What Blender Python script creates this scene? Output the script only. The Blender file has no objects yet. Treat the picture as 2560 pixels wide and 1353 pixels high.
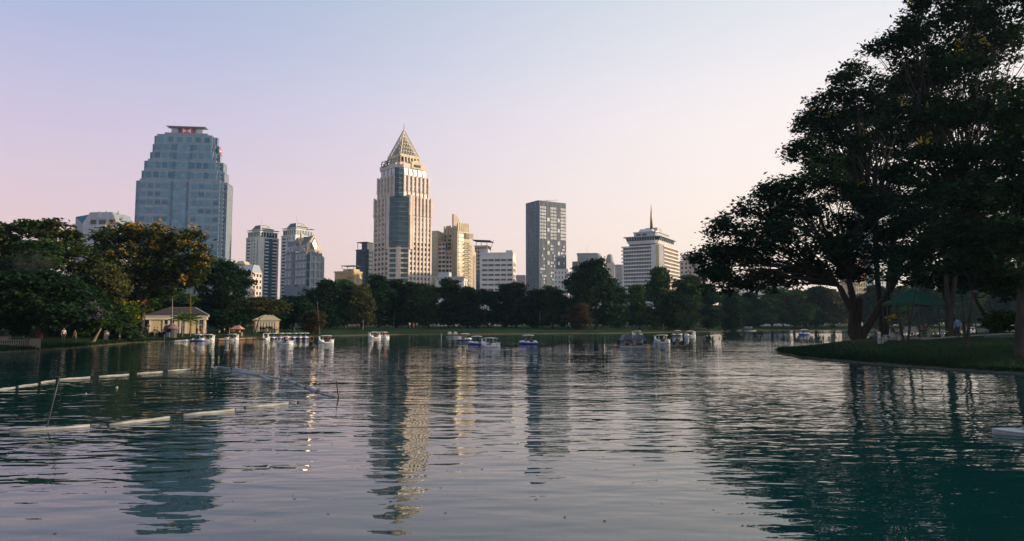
import bpy, bmesh, math, random
import numpy as np
from mathutils import Vector, Matrix
R = math.radians
HAZE = 0.00010
SC = bpy.context.scene
COL = SC.collection

# ------------------------------------------------------------------ camera
FPX, CX, CY, HORIZON, EYE = 1707.0, 1280.0, 676.5, 808.0, 3.0
PITCH = math.atan((HORIZON - CY) / FPX)
cam_d = bpy.data.cameras.new('camera'); cam = bpy.data.objects.new('camera', cam_d); COL.objects.link(cam)
cam.location = (0, 0, EYE); cam.rotation_euler = (R(90) + PITCH, 0, 0)
cam_d.sensor_width = 36.0; cam_d.lens = 36.0 * FPX / 2560.0
cam_d.clip_start = 0.1; cam_d.clip_end = 20000
SC.camera = cam

# ------------------------------------------------------------------ sky, sun, exposure
SUN_AZ, SUN_EL = R(90), R(11)          # azimuth clockwise from the viewing direction (+Y)
sunv = Vector((math.sin(SUN_AZ) * math.cos(SUN_EL), math.cos(SUN_AZ) * math.cos(SUN_EL), math.sin(SUN_EL)))
def lin(r, g, b):
    f = lambda c: (c / 255) / 12.92 if c <= 10.3 else ((c / 255 + .055) / 1.055) ** 2.4
    return (f(r), f(g), f(b), 1)
W = bpy.data.worlds.new('World'); SC.world = W; W.use_nodes = True
nt = W.node_tree; nt.nodes.clear()
def N(nt, t, **kw):
    n = nt.nodes.new(t)
    for k, v in kw.items(): setattr(n, k, v)
    return n
def LK(nt, a, b): nt.links.new(a, b)
out = N(nt, 'ShaderNodeOutputWorld'); bg = N(nt, 'ShaderNodeBackground'); bg.inputs[1].default_value = 0.1
sky = N(nt, 'ShaderNodeTexSky', sky_type='NISHITA'); sky.sun_disc = False
sky.sun_elevation = SUN_EL; sky.sun_rotation = SUN_AZ; sky.dust_density = 3.0; sky.air_density = 1.0; sky.ozone_density = 2.0
tc = N(nt, 'ShaderNodeTexCoord'); sep = N(nt, 'ShaderNodeSeparateXYZ'); LK(nt, tc.outputs['Generated'], sep.inputs[0])
def ramp(stops):
    r = N(nt, 'ShaderNodeValToRGB'); r.color_ramp.interpolation = 'B_SPLINE'
    e = r.color_ramp.elements
    e[0].position, e[0].color = stops[0]; e[1].position, e[1].color = stops[-1]
    for p, c in stops[1:-1]:
        x = e.new(p); x.color = c
    LK(nt, sep.outputs[2], r.inputs[0]); return r
away = ramp([(0, lin(236, 200, 186)), (.10, lin(227, 195, 195)), (.22, lin(206, 189, 208)), (.36, lin(171, 177, 212)), (.6, lin(118, 160, 182)), (1, lin(56, 116, 150))])
near = ramp([(0, lin(255, 226, 200)), (.10, lin(255, 234, 216)), (.22, lin(248, 234, 226)), (.36, lin(238, 231, 233)), (.6, lin(164, 192, 206)), (1, lin(56, 116, 150))])
dot = N(nt, 'ShaderNodeVectorMath', operation='DOT_PRODUCT'); LK(nt, tc.outputs['Generated'], dot.inputs[0])
dot.inputs[1].default_value = (math.sin(SUN_AZ), math.cos(SUN_AZ), 0)
mr = N(nt, 'ShaderNodeMapRange', interpolation_type='SMOOTHSTEP'); LK(nt, dot.outputs['Value'], mr.inputs[0])
mr.inputs[1].default_value = -0.6; mr.inputs[2].default_value = 0.5
mx = N(nt, 'ShaderNodeMix', data_type='RGBA'); LK(nt, mr.outputs[0], mx.inputs[0]); LK(nt, away.outputs[0], mx.inputs[6]); LK(nt, near.outputs[0], mx.inputs[7])
sc10 = N(nt, 'ShaderNodeVectorMath', operation='SCALE'); sc10.inputs['Scale'].default_value = 10.4; LK(nt, mx.outputs[2], sc10.inputs[0])
m2 = N(nt, 'ShaderNodeMix', data_type='RGBA'); m2.inputs[0].default_value = 0.88
LK(nt, sky.outputs[0], m2.inputs[6]); LK(nt, sc10.outputs[0], m2.inputs[7])
LK(nt, m2.outputs[2], bg.inputs[0]); LK(nt, bg.outputs[0], out.inputs[0])
sl = bpy.data.lights.new('sun', 'SUN'); sl.energy = 5.0; sl.angle = R(0.6); sl.color = (1, .77, .52)
so = bpy.data.objects.new('sun', sl); COL.objects.link(so)
so.rotation_euler = sunv.to_track_quat('Z', 'Y').to_euler()
vs = SC.view_settings; vs.view_transform = 'Standard'; vs.look = 'None'; vs.exposure = 0.29; vs.gamma = 1.0; vs.use_curve_mapping = False
SC.cycles.max_bounces = 6; SC.cycles.diffuse_bounces = 2; SC.cycles.glossy_bounces = 4; SC.cycles.transmission_bounces = 3
SC.cycles.volume_bounces = 0; SC.cycles.transparent_max_bounces = 6; SC.cycles.sample_clamp_indirect = 4.0
SC.cycles.caustics_reflective = False; SC.cycles.caustics_refractive = False
SC.cycles.use_denoising = True

# ------------------------------------------------------------------ from picture measurements to places in the world
cP, sP = math.cos(PITCH), math.sin(PITCH)
def at(px, py, D):
    u, v = (px - CX) / FPX, (CY - py) / FPX
    t = D / (cP - v * sP)
    return Vector((u * t, D, EYE + t * (sP + v * cP)))
def on(px, py, z=0.0):
    u, v = (px - CX) / FPX, (CY - py) / FPX
    t = (z - EYE) / (sP + v * cP)
    return Vector((u * t, t * (cP - v * sP), z))
def zat(py, D): return at(CX, py, D).z
def slope(px, py):
    v = (CY - py) / FPX
    return ((px - CX) / FPX) / (cP - v * sP)
def mpp(D): return D / FPX

# ------------------------------------------------------------------ mesh helpers
def np_mesh(name, V, F, smooth=False):
    me = bpy.data.meshes.new(name)
    V = np.asarray(V, dtype=np.float32); F = np.asarray(F, dtype=np.int32); k = F.shape[1]
    me.vertices.add(len(V)); me.vertices.foreach_set('co', V.ravel())
    me.loops.add(F.size); me.loops.foreach_set('vertex_index', F.ravel())
    me.polygons.add(len(F)); me.polygons.foreach_set('loop_start', np.arange(0, F.size, k, dtype=np.int32))
    try: me.polygons.foreach_set('loop_total', np.full(len(F), k, dtype=np.int32))
    except Exception: pass
    me.update(calc_edges=True)
    if smooth: me.polygons.foreach_set('use_smooth', np.ones(len(F), dtype=bool))
    return me
class MB:
    def __init__(s): s.v = []; s.f = []; s.m = []; s.sm = []
    def add(s, vs, fs, m=0, sm=False):
        b = len(s.v); s.v.extend([tuple(p) for p in vs])
        for f in fs: s.f.append([i + b for i in f]); s.m.append(m); s.sm.append(sm)
        return s
    def box(s, x0, x1, y0, y1, z0, z1, m=0):
        if x0 > x1: x0, x1 = x1, x0
        if y0 > y1: y0, y1 = y1, y0
        return s.add([(x0,y0,z0),(x1,y0,z0),(x1,y1,z0),(x0,y1,z0),(x0,y0,z1),(x1,y0,z1),(x1,y1,z1),(x0,y1,z1)],
              [(0,3,2,1),(4,5,6,7),(0,1,5,4),(1,2,6,5),(2,3,7,6),(3,0,4,7)], m)
    def prism(s, poly, z0, z1, m=0, top=None):
        n = len(poly); top = top or poly
        vs = [(x, y, z0) for x, y in poly] + [(x, y, z1) for x, y in top]
        fs = [tuple(range(n))[::-1], tuple(range(n, 2 * n))] + [(i, (i+1) % n, n + (i+1) % n, n + i) for i in range(n)]
        return s.add(vs, fs, m)
    def bar(s, p, q, r, m=0, n=4, r2=None):
        return s.tube([p, q], [r, r if r2 is None else r2], n, m)
    def tube(s, path, rad, n=6, m=0, sm=True, cap=True):
        path = [Vector(p) for p in path]; b = len(s.v); k = len(path)
        up = Vector((0, 0, 1))
        prev = None
        for i, p in enumerate(path):
            d = (path[min(i+1, k-1)] - path[max(i-1, 0)])
            if d.length < 1e-9: d = Vector((0, 0, 1))
            d.normalize()
            if prev is None:
                ref = Vector((1, 0, 0)) if abs(d.x) < .9 else Vector((0, 1, 0))
                a = d.cross(ref).normalized()
            else:
                a = (prev - d * prev.dot(d))
                a = a.normalized() if a.length > 1e-6 else d.cross(Vector((1, .3, .2))).normalized()
            prev = a; c = d.cross(a)
            for j in range(n):
                t = 2 * math.pi * (j + (.5 if n == 4 else 0)) / n
                s.v.append(tuple(p + (a * math.cos(t) + c * math.sin(t)) * rad[i]))
        for i in range(k - 1):
            for j in range(n):
                s.f.append([b+i*n+j, b+i*n+(j+1) % n, b+(i+1)*n+(j+1) % n, b+(i+1)*n+j]); s.m.append(m); s.sm.append(sm and n > 4)
        if cap:
            s.f.append([b+j for j in range(n)][::-1]); s.m.append(m); s.sm.append(False)
            s.f.append([b+(k-1)*n+j for j in range(n)]); s.m.append(m); s.sm.append(False)
        return s
    def lathe(s, prof, cx=0, cy=0, n=16, m=0, sx=1, sy=1, sm=True):
        b = len(s.v); k = len(prof)
        for r, z in prof:
            for j in range(n):
                t = 2 * math.pi * j / n; s.v.append((cx + r*sx*math.cos(t), cy + r*sy*math.sin(t), z))
        for i in range(k - 1):
            for j in range(n):
                s.f.append([b+i*n+j, b+i*n+(j+1) % n, b+(i+1)*n+(j+1) % n, b+(i+1)*n+j]); s.m.append(m); s.sm.append(sm)
        s.f.append([b+j for j in range(n)][::-1]); s.m.append(m); s.sm.append(False)
        s.f.append([b+(k-1)*n+j for j in range(n)]); s.m.append(m); s.sm.append(False)
        return s
    def ball(s, c, rx, ry=None, rz=None, n=10, k=7, m=0):
        ry = ry or rx; rz = rz or rx; b = len(s.v)
        for i in range(k + 1):
            ph = math.pi * i / k - math.pi / 2
            for j in range(n):
                t = 2*math.pi*j/n; q = max(math.cos(ph), 1e-3)
                s.v.append((c[0]+rx*q*math.cos(t), c[1]+ry*q*math.sin(t), c[2]+rz*math.sin(ph)))
        for i in range(k):
            for j in range(n):
                s.f.append([b+i*n+j, b+i*n+(j+1) % n, b+(i+1)*n+(j+1) % n, b+(i+1)*n+j]); s.m.append(m); s.sm.append(True)
        return s
    def hull(s, pts, m=0):
        bm = bmesh.new()
        for p in pts: bm.verts.new(p)
        r = bmesh.ops.convex_hull(bm, input=bm.verts)
        bm.verts.ensure_lookup_table(); bm.verts.index_update()
        s.add([v.co[:] for v in bm.verts], [[v.index for v in f.verts] for f in bm.faces], m); bm.free(); return s
    def mesh(s, name):
        me = bpy.data.meshes.new(name); me.from_pydata(s.v, [], s.f)
        me.polygons.foreach_set('material_index', s.m); me.polygons.foreach_set('use_smooth', s.sm); me.update(); return me
    def build(s, name, mats, parent=None, loc=None, rz=0):
        return link(name, s.mesh(name), mats, parent, loc, rz)
def link(name, me, mats=None, parent=None, loc=None, rz=0):
    o = bpy.data.objects.new(name, me); COL.objects.link(o)
    if mats is not None:
        if not isinstance(mats, (list, tuple)): mats = [mats]
        if len(me.materials) == 0:
            for m in mats: me.materials.append(m)
    if parent: o.parent = parent
    if loc is not None: o.location = loc
    if rz: o.rotation_euler = (0, 0, rz)
    return o
def empty(name, loc=(0, 0, 0), rz=0):
    o = bpy.data.objects.new(name, None); COL.objects.link(o); o.location = loc; o.rotation_euler = (0, 0, rz); o.empty_display_size = .3
    return o
def tag(o, label=None, cat=None, group=None, kind=None):
    if label: o['label'] = label
    if cat: o['category'] = cat
    if group: o['group'] = group
    if kind: o['kind'] = kind
    return o
def copy_tree(o, parent=None):
    c = o.copy(); COL.objects.link(c); c.parent = parent
    for ch in list(o.children): copy_tree(ch, c)
    return c

# ------------------------------------------------------------------ materials
def mat(name, col, rough=.7, metal=0.0, var=.12, scale=1.0, bump=0.0, col2=None, spec=.4, coord='pos', detail=4, stretch=(1, 1, 1)):
    m = bpy.data.materials.new(name); m.use_nodes = True; t = m.node_tree
    b = t.nodes['Principled BSDF']; b.inputs['Roughness'].default_value = rough; b.inputs['Metallic'].default_value = metal
    b.inputs['Specular IOR Level'].default_value = spec
    c1 = tuple(min(1, x * (1 - var)) for x in col[:3]) + (1,)
    c2 = tuple(col2[:3]) + (1,) if col2 else tuple(min(1, x * (1 + var)) for x in col[:3]) + (1,)
    if coord == 'pos': src = N(t, 'ShaderNodeNewGeometry').outputs['Position']
    else: src = N(t, 'ShaderNodeTexCoord').outputs['Object']
    mp = N(t, 'ShaderNodeMapping'); mp.inputs['Scale'].default_value = stretch; LK(t, src, mp.inputs[0])
    nz = N(t, 'ShaderNodeTexNoise'); nz.inputs['Scale'].default_value = scale; nz.inputs['Detail'].default_value = detail; LK(t, mp.outputs[0], nz.inputs[0])
    rp = N(t, 'ShaderNodeValToRGB'); rp.color_ramp.elements[0].position = .35; rp.color_ramp.elements[1].position = .65
    rp.color_ramp.elements[0].color = c1; rp.color_ramp.elements[1].color = c2
    LK(t, nz.outputs[0], rp.inputs[0]); LK(t, rp.outputs[0], b.inputs['Base Color'])
    if bump:
        bp = N(t, 'ShaderNodeBump'); bp.inputs['Strength'].default_value = bump; bp.inputs['Distance'].default_value = .05
        LK(t, nz.outputs[0], bp.inputs['Height']); LK(t, bp.outputs[0], b.inputs['Normal'])
    return m
def glass(name, col, col2, cell=(3, 3, 3.2), rough=.12, metal=.55, per_object=False):
    """window glass seen from far: a mirror-like tinted pane, each pane a little different"""
    m = bpy.data.materials.new(name); m.use_nodes = True; t = m.node_tree
    b = t.nodes['Principled BSDF']; b.inputs['Roughness'].default_value = rough; b.inputs['Metallic'].default_value = metal
    if per_object:
        fac = N(t, 'ShaderNodeObjectInfo').outputs['Random']
    else:
        src = N(t, 'ShaderNodeTexCoord').outputs['Object']
        sn = N(t, 'ShaderNodeVectorMath', operation='SNAP'); LK(t, src, sn.inputs[0]); sn.inputs[1].default_value = cell
        wn = N(t, 'ShaderNodeTexWhiteNoise', noise_dimensions='3D'); LK(t, sn.outputs[0], wn.inputs[0]); fac = wn.outputs[0]
    rp = N(t, 'ShaderNodeMix', data_type='RGBA'); rp.inputs[6].default_value = tuple(col[:3]) + (1,); rp.inputs[7].default_value = tuple(col2[:3]) + (1,)
    LK(t, fac, rp.inputs[0]); LK(t, rp.outputs[2], b.inputs['Base Color'])
    g = N(t, 'ShaderNodeNewGeometry'); nz = N(t, 'ShaderNodeTexNoise'); nz.inputs['Scale'].default_value = .35; LK(t, g.outputs['Position'], nz.inputs[0])
    bp = N(t, 'ShaderNodeBump'); bp.inputs['Strength'].default_value = .12; bp.inputs['Distance'].default_value = .15; LK(t, nz.outputs[0], bp.inputs['Height']); LK(t, bp.outputs[0], b.inputs['Normal'])
    return m
def leaf_mat(name, dark, light, trans=.35):
    m = bpy.data.materials.new(name); m.use_nodes = True; t = m.node_tree; t.nodes.clear()
    o = N(t, 'ShaderNodeOutputMaterial'); g = N(t, 'ShaderNodeNewGeometry')
    mxc = N(t, 'ShaderNodeMix', data_type='RGBA'); mxc.inputs[6].default_value = tuple(dark) + (1,); mxc.inputs[7].default_value = tuple(light) + (1,)
    nz = N(t, 'ShaderNodeTexNoise'); nz.inputs['Scale'].default_value = .35; nz.inputs['Detail'].default_value = 2; LK(t, g.outputs['Position'], nz.inputs[0])
    ad = N(t, 'ShaderNodeMath', operation='MULTIPLY_ADD'); LK(t, g.outputs['Random Per Island'], ad.inputs[0]); ad.inputs[1].default_value = .6
    mr = N(t, 'ShaderNodeMapRange'); LK(t, nz.outputs[0], mr.inputs[0]); mr.inputs[1].default_value = .3; mr.inputs[2].default_value = .75; mr.inputs[3].default_value = -.1; mr.inputs[4].default_value = .5
    LK(t, mr.outputs[0], ad.inputs[2]); LK(t, ad.outputs[0], mxc.inputs[0])
    pb = N(t, 'ShaderNodeBsdfPrincipled'); pb.inputs['Roughness'].default_value = .7; pb.inputs['Specular IOR Level'].default_value = .07; LK(t, mxc.outputs[2], pb.inputs['Base Color'])
    tr = N(t, 'ShaderNodeBsdfTranslucent'); LK(t, mxc.outputs[2], tr.inputs[0])
    ms = N(t, 'ShaderNodeMixShader'); ms.inputs[0].default_value = trans; LK(t, pb.outputs[0], ms.inputs[1]); LK(t, tr.outputs[0], ms.inputs[2]); LK(t, ms.outputs[0], o.inputs[0])
    return m
M = {}
def mk(key, *a, **k): M[key] = mat(key, *a, **k)
mk('bark', (.038, .031, .026), .9, var=.35, scale=1.2, bump=.5, stretch=(3, 3, .6))
mk('bark_pale', (.16, .13, .10), .9, var=.3, scale=1.2, bump=.4, stretch=(3, 3, .6))
mk('twig', (.12, .095, .075), .9, var=.2)
mk('white_paint', (.74, .74, .73), .45, var=.06, scale=2)
mk('boat_white', (.66, .67, .69), .3, var=.04, scale=3)
mk('boat_blue', (.025, .05, .30), .3, var=.15, scale=2)
mk('boat_navy', (.02, .03, .12), .35, var=.15)
mk('canopy_white', (.64, .63, .62), .55, var=.06, scale=2)
mk('beak', (.7, .25, .03), .4)
mk('black', (.012, .012, .013), .5)
mk('steel', (.35, .36, .37), .35, metal=.8)
mk('dark_steel', (.05, .055, .06), .5, metal=.5)
mk('pipe', (.27, .265, .25), .5, var=.18, scale=3, bump=.1)
mk('pipe_grey', (.25, .26, .27), .5, var=.2, scale=3, bump=.1)
mk('wood', (.22, .13, .075), .75, var=.25, scale=2, stretch=(1, 6, 6))
mk('concrete', (.22, .21, .19), .85, var=.15, scale=.8, bump=.2)
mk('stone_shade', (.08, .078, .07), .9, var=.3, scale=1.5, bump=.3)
mk('orange', (.75, .33, .03), .5)
mk('rust', (.20, .09, .05), .8, var=.3, scale=3)
mk('skin', (.42, .25, .17), .6, var=.05)
mk('hair', (.012, .01, .009), .6)
mk('shirt', (.5, .5, .52), .85); mk('trousers', (.03, .032, .04), .85)
# ------------------------------------------------------------------ the lake, its banks, the island
def P2(px, py): v = on(px, py); return (v.x, v.y)
far_shore = [(2500, 825.5), (2300, 825.5), (2100, 825.7), (1950, 825.7), (1850, 826.6), (1780, 829), (1700, 830.5), (1600, 832.5), (1500, 834),
             (1400, 834.3), (1250, 835.5), (1130, 837), (1000, 836.5), (900, 838.5), (800, 841), (740, 841), (660, 843), (600, 846), (540, 848),
             (470, 851), (440, 853), (390, 854.5), (330, 857), (270, 862.5), (200, 869), (150, 873), (80, 877.5), (0, 882), (-80, 888)]
LAKE = [(-95, 58), (-100, 20), (-60, 4), (-20, 4.5), (20, 4.5), (70, 6), (160, 30), (330, 90), (360, 240)] + [P2(*p) for p in far_shore]
ISLE = [P2(*p) for p in [(1939, 877), (1948, 884), (2000, 893), (2090, 902), (2200, 911), (2330, 921), (2450, 929), (2560, 936), (2700, 946)]] + \
       [(46, 35), (80, 33), (120, 42), (128, 75), (110, 92), (75, 94), (52, 93), (38, 88), (30.6, 80)]
def sdf(poly, X, Y):
    """signed distance to a polygon, positive outside"""
    P = np.array(poly); d2 = np.full(X.shape, 1e18); ins = np.zeros(X.shape, bool)
    for i in range(len(P)):
        a, b = P[i], P[(i + 1) % len(P)]
        e = b - a; wx, wy = X - a[0], Y - a[1]
        t = np.clip((wx * e[0] + wy * e[1]) / (e @ e + 1e-12), 0, 1)
        d2 = np.minimum(d2, (wx - t * e[0]) ** 2 + (wy - t * e[1]) ** 2)
        c = ((a[1] <= Y) & (b[1] > Y)) | ((b[1] <= Y) & (a[1] > Y))
        ins ^= c & (wx * e[1] - wy * e[0] < 0) if e[1] > 0 else c & (wx * e[1] - wy * e[0] > 0)
    d = np.sqrt(d2); return np.where(ins, -d, d)
def sst(x): x = np.clip(x, 0, 1); return x * x * (3 - 2 * x)
_rg = np.random.RandomState(5)
_ph = [(_rg.uniform(0, 6.28), _rg.uniform(.05, .5), _rg.uniform(0, 6.28)) for _ in range(14)]
def ripple(X, Y):
    z = np.zeros_like(X)
    for a, k, p in _ph: z += np.sin((X * math.cos(a) + Y * math.sin(a)) * k + p) / 14 / (.4 + k)
    return z
def ground_z(X, Y):
    X = np.asarray(X, float); Y = np.asarray(Y, float)
    n = ripple(X, Y); fr = np.sin(X * 2.3 + np.sin(Y * 1.7) * 2) * .12 + np.sin(Y * 2.9 + X * .8) * .10
    dl = sdf(LAKE, X, Y) + fr; di = -sdf(ISLE, X, Y) + fr * .6     # land distance from the lake's outline / inside the island
    zo = np.where(dl < 0, np.maximum(-1.6, dl * .45), .28 * sst(dl / .5) + .55 * sst(dl / 6) + .55 * sst((dl - 4) / 26) + n * .22 * sst(dl / 5))
    hi = .22 * sst(di / .35) + 1.15 * sst(di / 11) + .75 * sst((di - 6) / 16) + n * .12 * sst(di / 5)
    zi = np.where(di < 0, np.maximum(-1.6, di * .45), hi)
    return np.maximum(zo, zi)
def gz(x, y): return float(ground_z(np.array([x]), np.array([y]))[0])
def gpt(px, D, dz=0.0):
    """a place on the ground seen at picture column px, D metres ahead"""
    x = at(px, 820, D).x; return Vector((x, D, gz(x, D) + dz))
def axis(lo, hi, step, far_lo, far_hi):
    a = list(np.arange(lo, hi + step * .5, step)); s = step; v = hi
    while v < far_hi: s *= 1.25; v += s; a.append(v)
    s = step; v = lo
    while v > far_lo: s *= 1.25; v -= s; a.insert(0, v)
    return np.array(a)
xs = axis(-105, 125, .9, -2500, 2500); ys = axis(2, 262, .9, -400, 2400)
GX, GY = np.meshgrid(xs, ys); GZ = ground_z(GX, GY)
nx, ny = len(xs), len(ys)
idx = np.arange(nx * ny).reshape(ny, nx)
F = np.stack([idx[:-1, :-1], idx[:-1, 1:], idx[1:, 1:], idx[1:, :-1]], -1).reshape(-1, 4)
g_me = np_mesh('ground', np.stack([GX, GY, GZ], -1).reshape(-1, 3), F, True)
gm = bpy.data.materials.new('grass_ground'); gm.use_nodes = True; t = gm.node_tree; b = t.nodes['Principled BSDF']; b.inputs['Roughness'].default_value = .95; b.inputs['Specular IOR Level'].default_value = .1
geo = N(t, 'ShaderNodeNewGeometry')
n1 = N(t, 'ShaderNodeTexNoise'); n1.inputs['Scale'].default_value = .18; n1.inputs['Detail'].default_value = 5; LK(t, geo.outputs['Position'], n1.inputs[0])
n2 = N(t, 'ShaderNodeTexNoise'); n2.inputs['Scale'].default_value = 3.5; n2.inputs['Detail'].default_value = 6; LK(t, geo.outputs['Position'], n2.inputs[0])
r1 = N(t, 'ShaderNodeValToRGB'); e = r1.color_ramp.elements; e[0].position = .38; e[0].color = (.010, .028, .008, 1); e[1].position = .80; e[1].color = (.11, .085, .03, 1); x_ = e.new(.60); x_.color = (.018, .042, .011, 1)
LK(t, n1.outputs[0], r1.inputs[0])
m3 = N(t, 'ShaderNodeMix', data_type='RGBA', blend_type='MULTIPLY'); m3.inputs[0].default_value = .8; LK(t, r1.outputs[0], m3.inputs[6])
r2 = N(t, 'ShaderNodeValToRGB'); r2.color_ramp.elements[0].color = (.35, .35, .35, 1); r2.color_ramp.elements[1].color = (1.5, 1.5, 1.4, 1); LK(t, n2.outputs[0], r2.inputs[0]); LK(t, r2.outputs[0], m3.inputs[7])
sz = N(t, 'ShaderNodeSeparateXYZ'); LK(t, geo.outputs['Position'], sz.inputs[0])
mz = N(t, 'ShaderNodeMapRange'); LK(t, sz.outputs[2], mz.inputs[0]); mz.inputs[1].default_value = .02; mz.inputs[2].default_value = .3
mud = N(t, 'ShaderNodeMix', data_type='RGBA'); LK(t, mz.outputs[0], mud.inputs[0]); mud.inputs[6].default_value = (.10, .08, .05, 1); LK(t, m3.outputs[2], mud.inputs[7]); LK(t, mud.outputs[2], b.inputs['Base Color'])
bp = N(t, 'ShaderNodeBump'); bp.inputs['Strength'].default_value = .8; bp.inputs['Distance'].default_value = .12; LK(t, n2.outputs[0], bp.inputs['Height']); LK(t, bp.outputs[0], b.inputs['Normal'])
tag(link('ground', g_me, gm), kind='structure')

# water
wm = bpy.data.materials.new('lake_water'); wm.use_nodes = True; t = wm.node_tree; b = t.nodes['Principled BSDF']
b.inputs['Base Color'].default_value = (.003, .034, .035, 1); b.inputs['Roughness'].default_value = .012; b.inputs['IOR'].default_value = 1.54; b.inputs['Specular IOR Level'].default_value = .5
geo = N(t, 'ShaderNodeNewGeometry')
def wn(sc, stretch, rot, detail, dist=0.0, rough=.5):
    mp = N(t, 'ShaderNodeMapping'); mp.inputs['Scale'].default_value = stretch; mp.inputs['Rotation'].default_value = (0, 0, R(rot)); LK(t, geo.outputs['Position'], mp.inputs[0])
    n = N(t, 'ShaderNodeTexNoise'); n.inputs['Scale'].default_value = sc; n.inputs['Detail'].default_value = detail; n.inputs['Distortion'].default_value = dist; n.inputs['Roughness'].default_value = rough
    LK(t, mp.outputs[0], n.inputs[0]); return n.outputs[0]
def mul(a, b_):
    n = N(t, 'ShaderNodeMath', operation='MULTIPLY'); LK(t, a, n.inputs[0])
    if isinstance(b_, (int, float)): n.inputs[1].default_value = b_
    else: LK(t, b_, n.inputs[1])
    return n.outputs[0]
def addn(a, b_): n = N(t, 'ShaderNodeMath', operation='ADD'); LK(t, a, n.inputs[0]); LK(t, b_, n.inputs[1]); return n.outputs[0]
def maprange(a, i0, i1, o0, o1):
    n = N(t, 'ShaderNodeMapRange', interpolation_type='SMOOTHSTEP'); LK(t, a, n.inputs[0])
    for k, v in zip((1, 2, 3, 4), (i0, i1, o0, o1)): n.inputs[k].default_value = v
    return n.outputs[0]
sx = N(t, 'ShaderNodeSeparateXYZ'); LK(t, geo.outputs['Position'], sx.inputs[0])
wind = mul(maprange(sx.outputs[1], 9.0, 18, .32, 1.0), maprange(sx.outputs[1], 55, 130, 1.0, .6))           # calm water in the lee of the near bank
gust = maprange(wn(.05, (1, 1, 1), 10, 2), .35, .62, .55, 1.15)
swell = mul(wn(1.05, (.5, 1.1, 1), 6, 1.5), .026)
chop = mul(mul(mul(wn(2.3, (.40, 1.0, 1), -5, 1.0, .25), .034), wind), gust)
fine = mul(mul(mul(wn(7.0, (.5, 1.0, 1), 8, 1.0), .0042), wind), gust)
roll = mul(mul(mul(wn(.30, (.38, 1.0, 1), 3, 3.0, .4, .5), .12), wind), gust)
H = addn(addn(addn(swell, chop), fine), roll)
bp = N(t, 'ShaderNodeBump'); bp.inputs['Strength'].default_value = 1.0; bp.inputs['Distance'].default_value = 1.0
LK(t, H, bp.inputs['Height']); LK(t, bp.outputs[0], b.inputs['Normal'])
wb = MB(); wb.add([(-140, -5, 0), (420, -5, 0), (420, 380, 0), (-140, 380, 0)], [(0, 1, 2, 3)])
tag(wb.build('lake_water', wm), kind='structure')

# pale concrete kerb at the island's waterline and along its path edge
kb = MB()
kp = [Vector(P2(px, py) + (0,)) for px, py in [(2060, 900), (2090, 902.4), (2200, 911.4), (2330, 921.4), (2450, 929.4), (2560, 936.4), (2700, 946.4)]]
for p_, q_ in zip(kp[:-1], kp[1:]):
    d_ = (q_ - p_).normalized(); n_ = Vector((d_.y, -d_.x, 0)) * .10
    vs_ = [p_ + n_, q_ + n_, q_ - n_, p_ - n_]
    kb.add([(v.x, v.y, -.3) for v in vs_] + [(v.x, v.y, .075) for v in vs_], [(0, 3, 2, 1), (4, 5, 6, 7), (0, 1, 5, 4), (1, 2, 6, 5), (2, 3, 7, 6), (3, 0, 4, 7)])
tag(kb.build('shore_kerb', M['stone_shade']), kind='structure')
# ------------------------------------------------------------------ buildings beyond the park
mk('panel_blue', (.14, .20, .28), .35, metal=.25, var=.10, scale=.25)
mk('panel_pale', (.32, .36, .42), .4, metal=.2, var=.08, scale=.3)
mk('stone_pink', (.62, .52, .46), .8, var=.10, scale=.15)
mk('stone_cream', (.57, .48, .36), .8, var=.10, scale=.15)
mk('stone_tan', (.48, .38, .28), .8, var=.12, scale=.15)
mk('lattice_gold', (.55, .47, .33), .5, metal=.2, var=.1)
mk('tower_white', (.62, .61, .62), .75, var=.08, scale=.2)
mk('tower_grey', (.40, .41, .43), .75, var=.10, scale=.2)
mk('slate', (.10, .13, .175), .6, var=.15, scale=.2)
mk('slate_fin', (.16, .19, .235), .6, var=.12, scale=.2)
mk('navy_wall', (.04, .06, .10), .6, var=.2, scale=.2)
mk('olive', (.20, .19, .13), .7)
mk('yellow_wall', (.46, .35, .18), .8, var=.1, scale=.3)
mk('pink_wall', (.46, .38, .38), .8, var=.08, scale=.3)
mk('red_frame', (.45, .16, .08), .7)
mk('sign_red', (.45, .02, .03), .5)
mk('sign_dark', (.05, .05, .06), .5)
mk('letter_pale', (.60, .62, .70), .5)
mk('roof_dark', (.07, .085, .10), .6, var=.15)
mk('roof_metal', (.38, .42, .47), .4, metal=.4, var=.1)
mk('spire_gold', (.30, .20, .10), .45, metal=.4)
mk('far_grey', (.34, .34, .36), .8, var=.06, scale=.1)
M['glass_blue'] = glass('glass_blue', (.06, .13, .20), (.10, .20, .28))
M['glass_pane'] = glass('glass_pane', (.025, .08, .14), (.07, .18, .27), per_object=True)
M['glass_teal'] = glass('glass_teal', (.012, .045, .06), (.03, .085, .105), cell=(4, 4, 3.4), metal=.35)
M['glass_dark'] = glass('glass_dark', (.015, .025, .035), (.06, .08, .09), metal=.3)
M['glass_pale'] = glass('glass_pale', (.38, .40, .43), (.58, .58, .60), metal=.2, rough=.25)
M['glass_warm'] = glass('glass_warm', (.26, .22, .16), (.62, .55, .42), metal=.35, rough=.25)  # warm sunlight put into the glass colour of sun-facing sides
M['glass_strip'] = glass('glass_strip', (.02, .07, .14), (.04, .11, .19), metal=.3)
M['glass_silver'] = glass('glass_silver', (.24, .28, .34), (.38, .42, .47), metal=.3, rough=.25)
M['glass_lit'] = glass('glass_lit', (.03, .06, .08), (.70, .66, .58), metal=.5, rough=.15, cell=(1.6, 1.6, 1.6))

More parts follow.
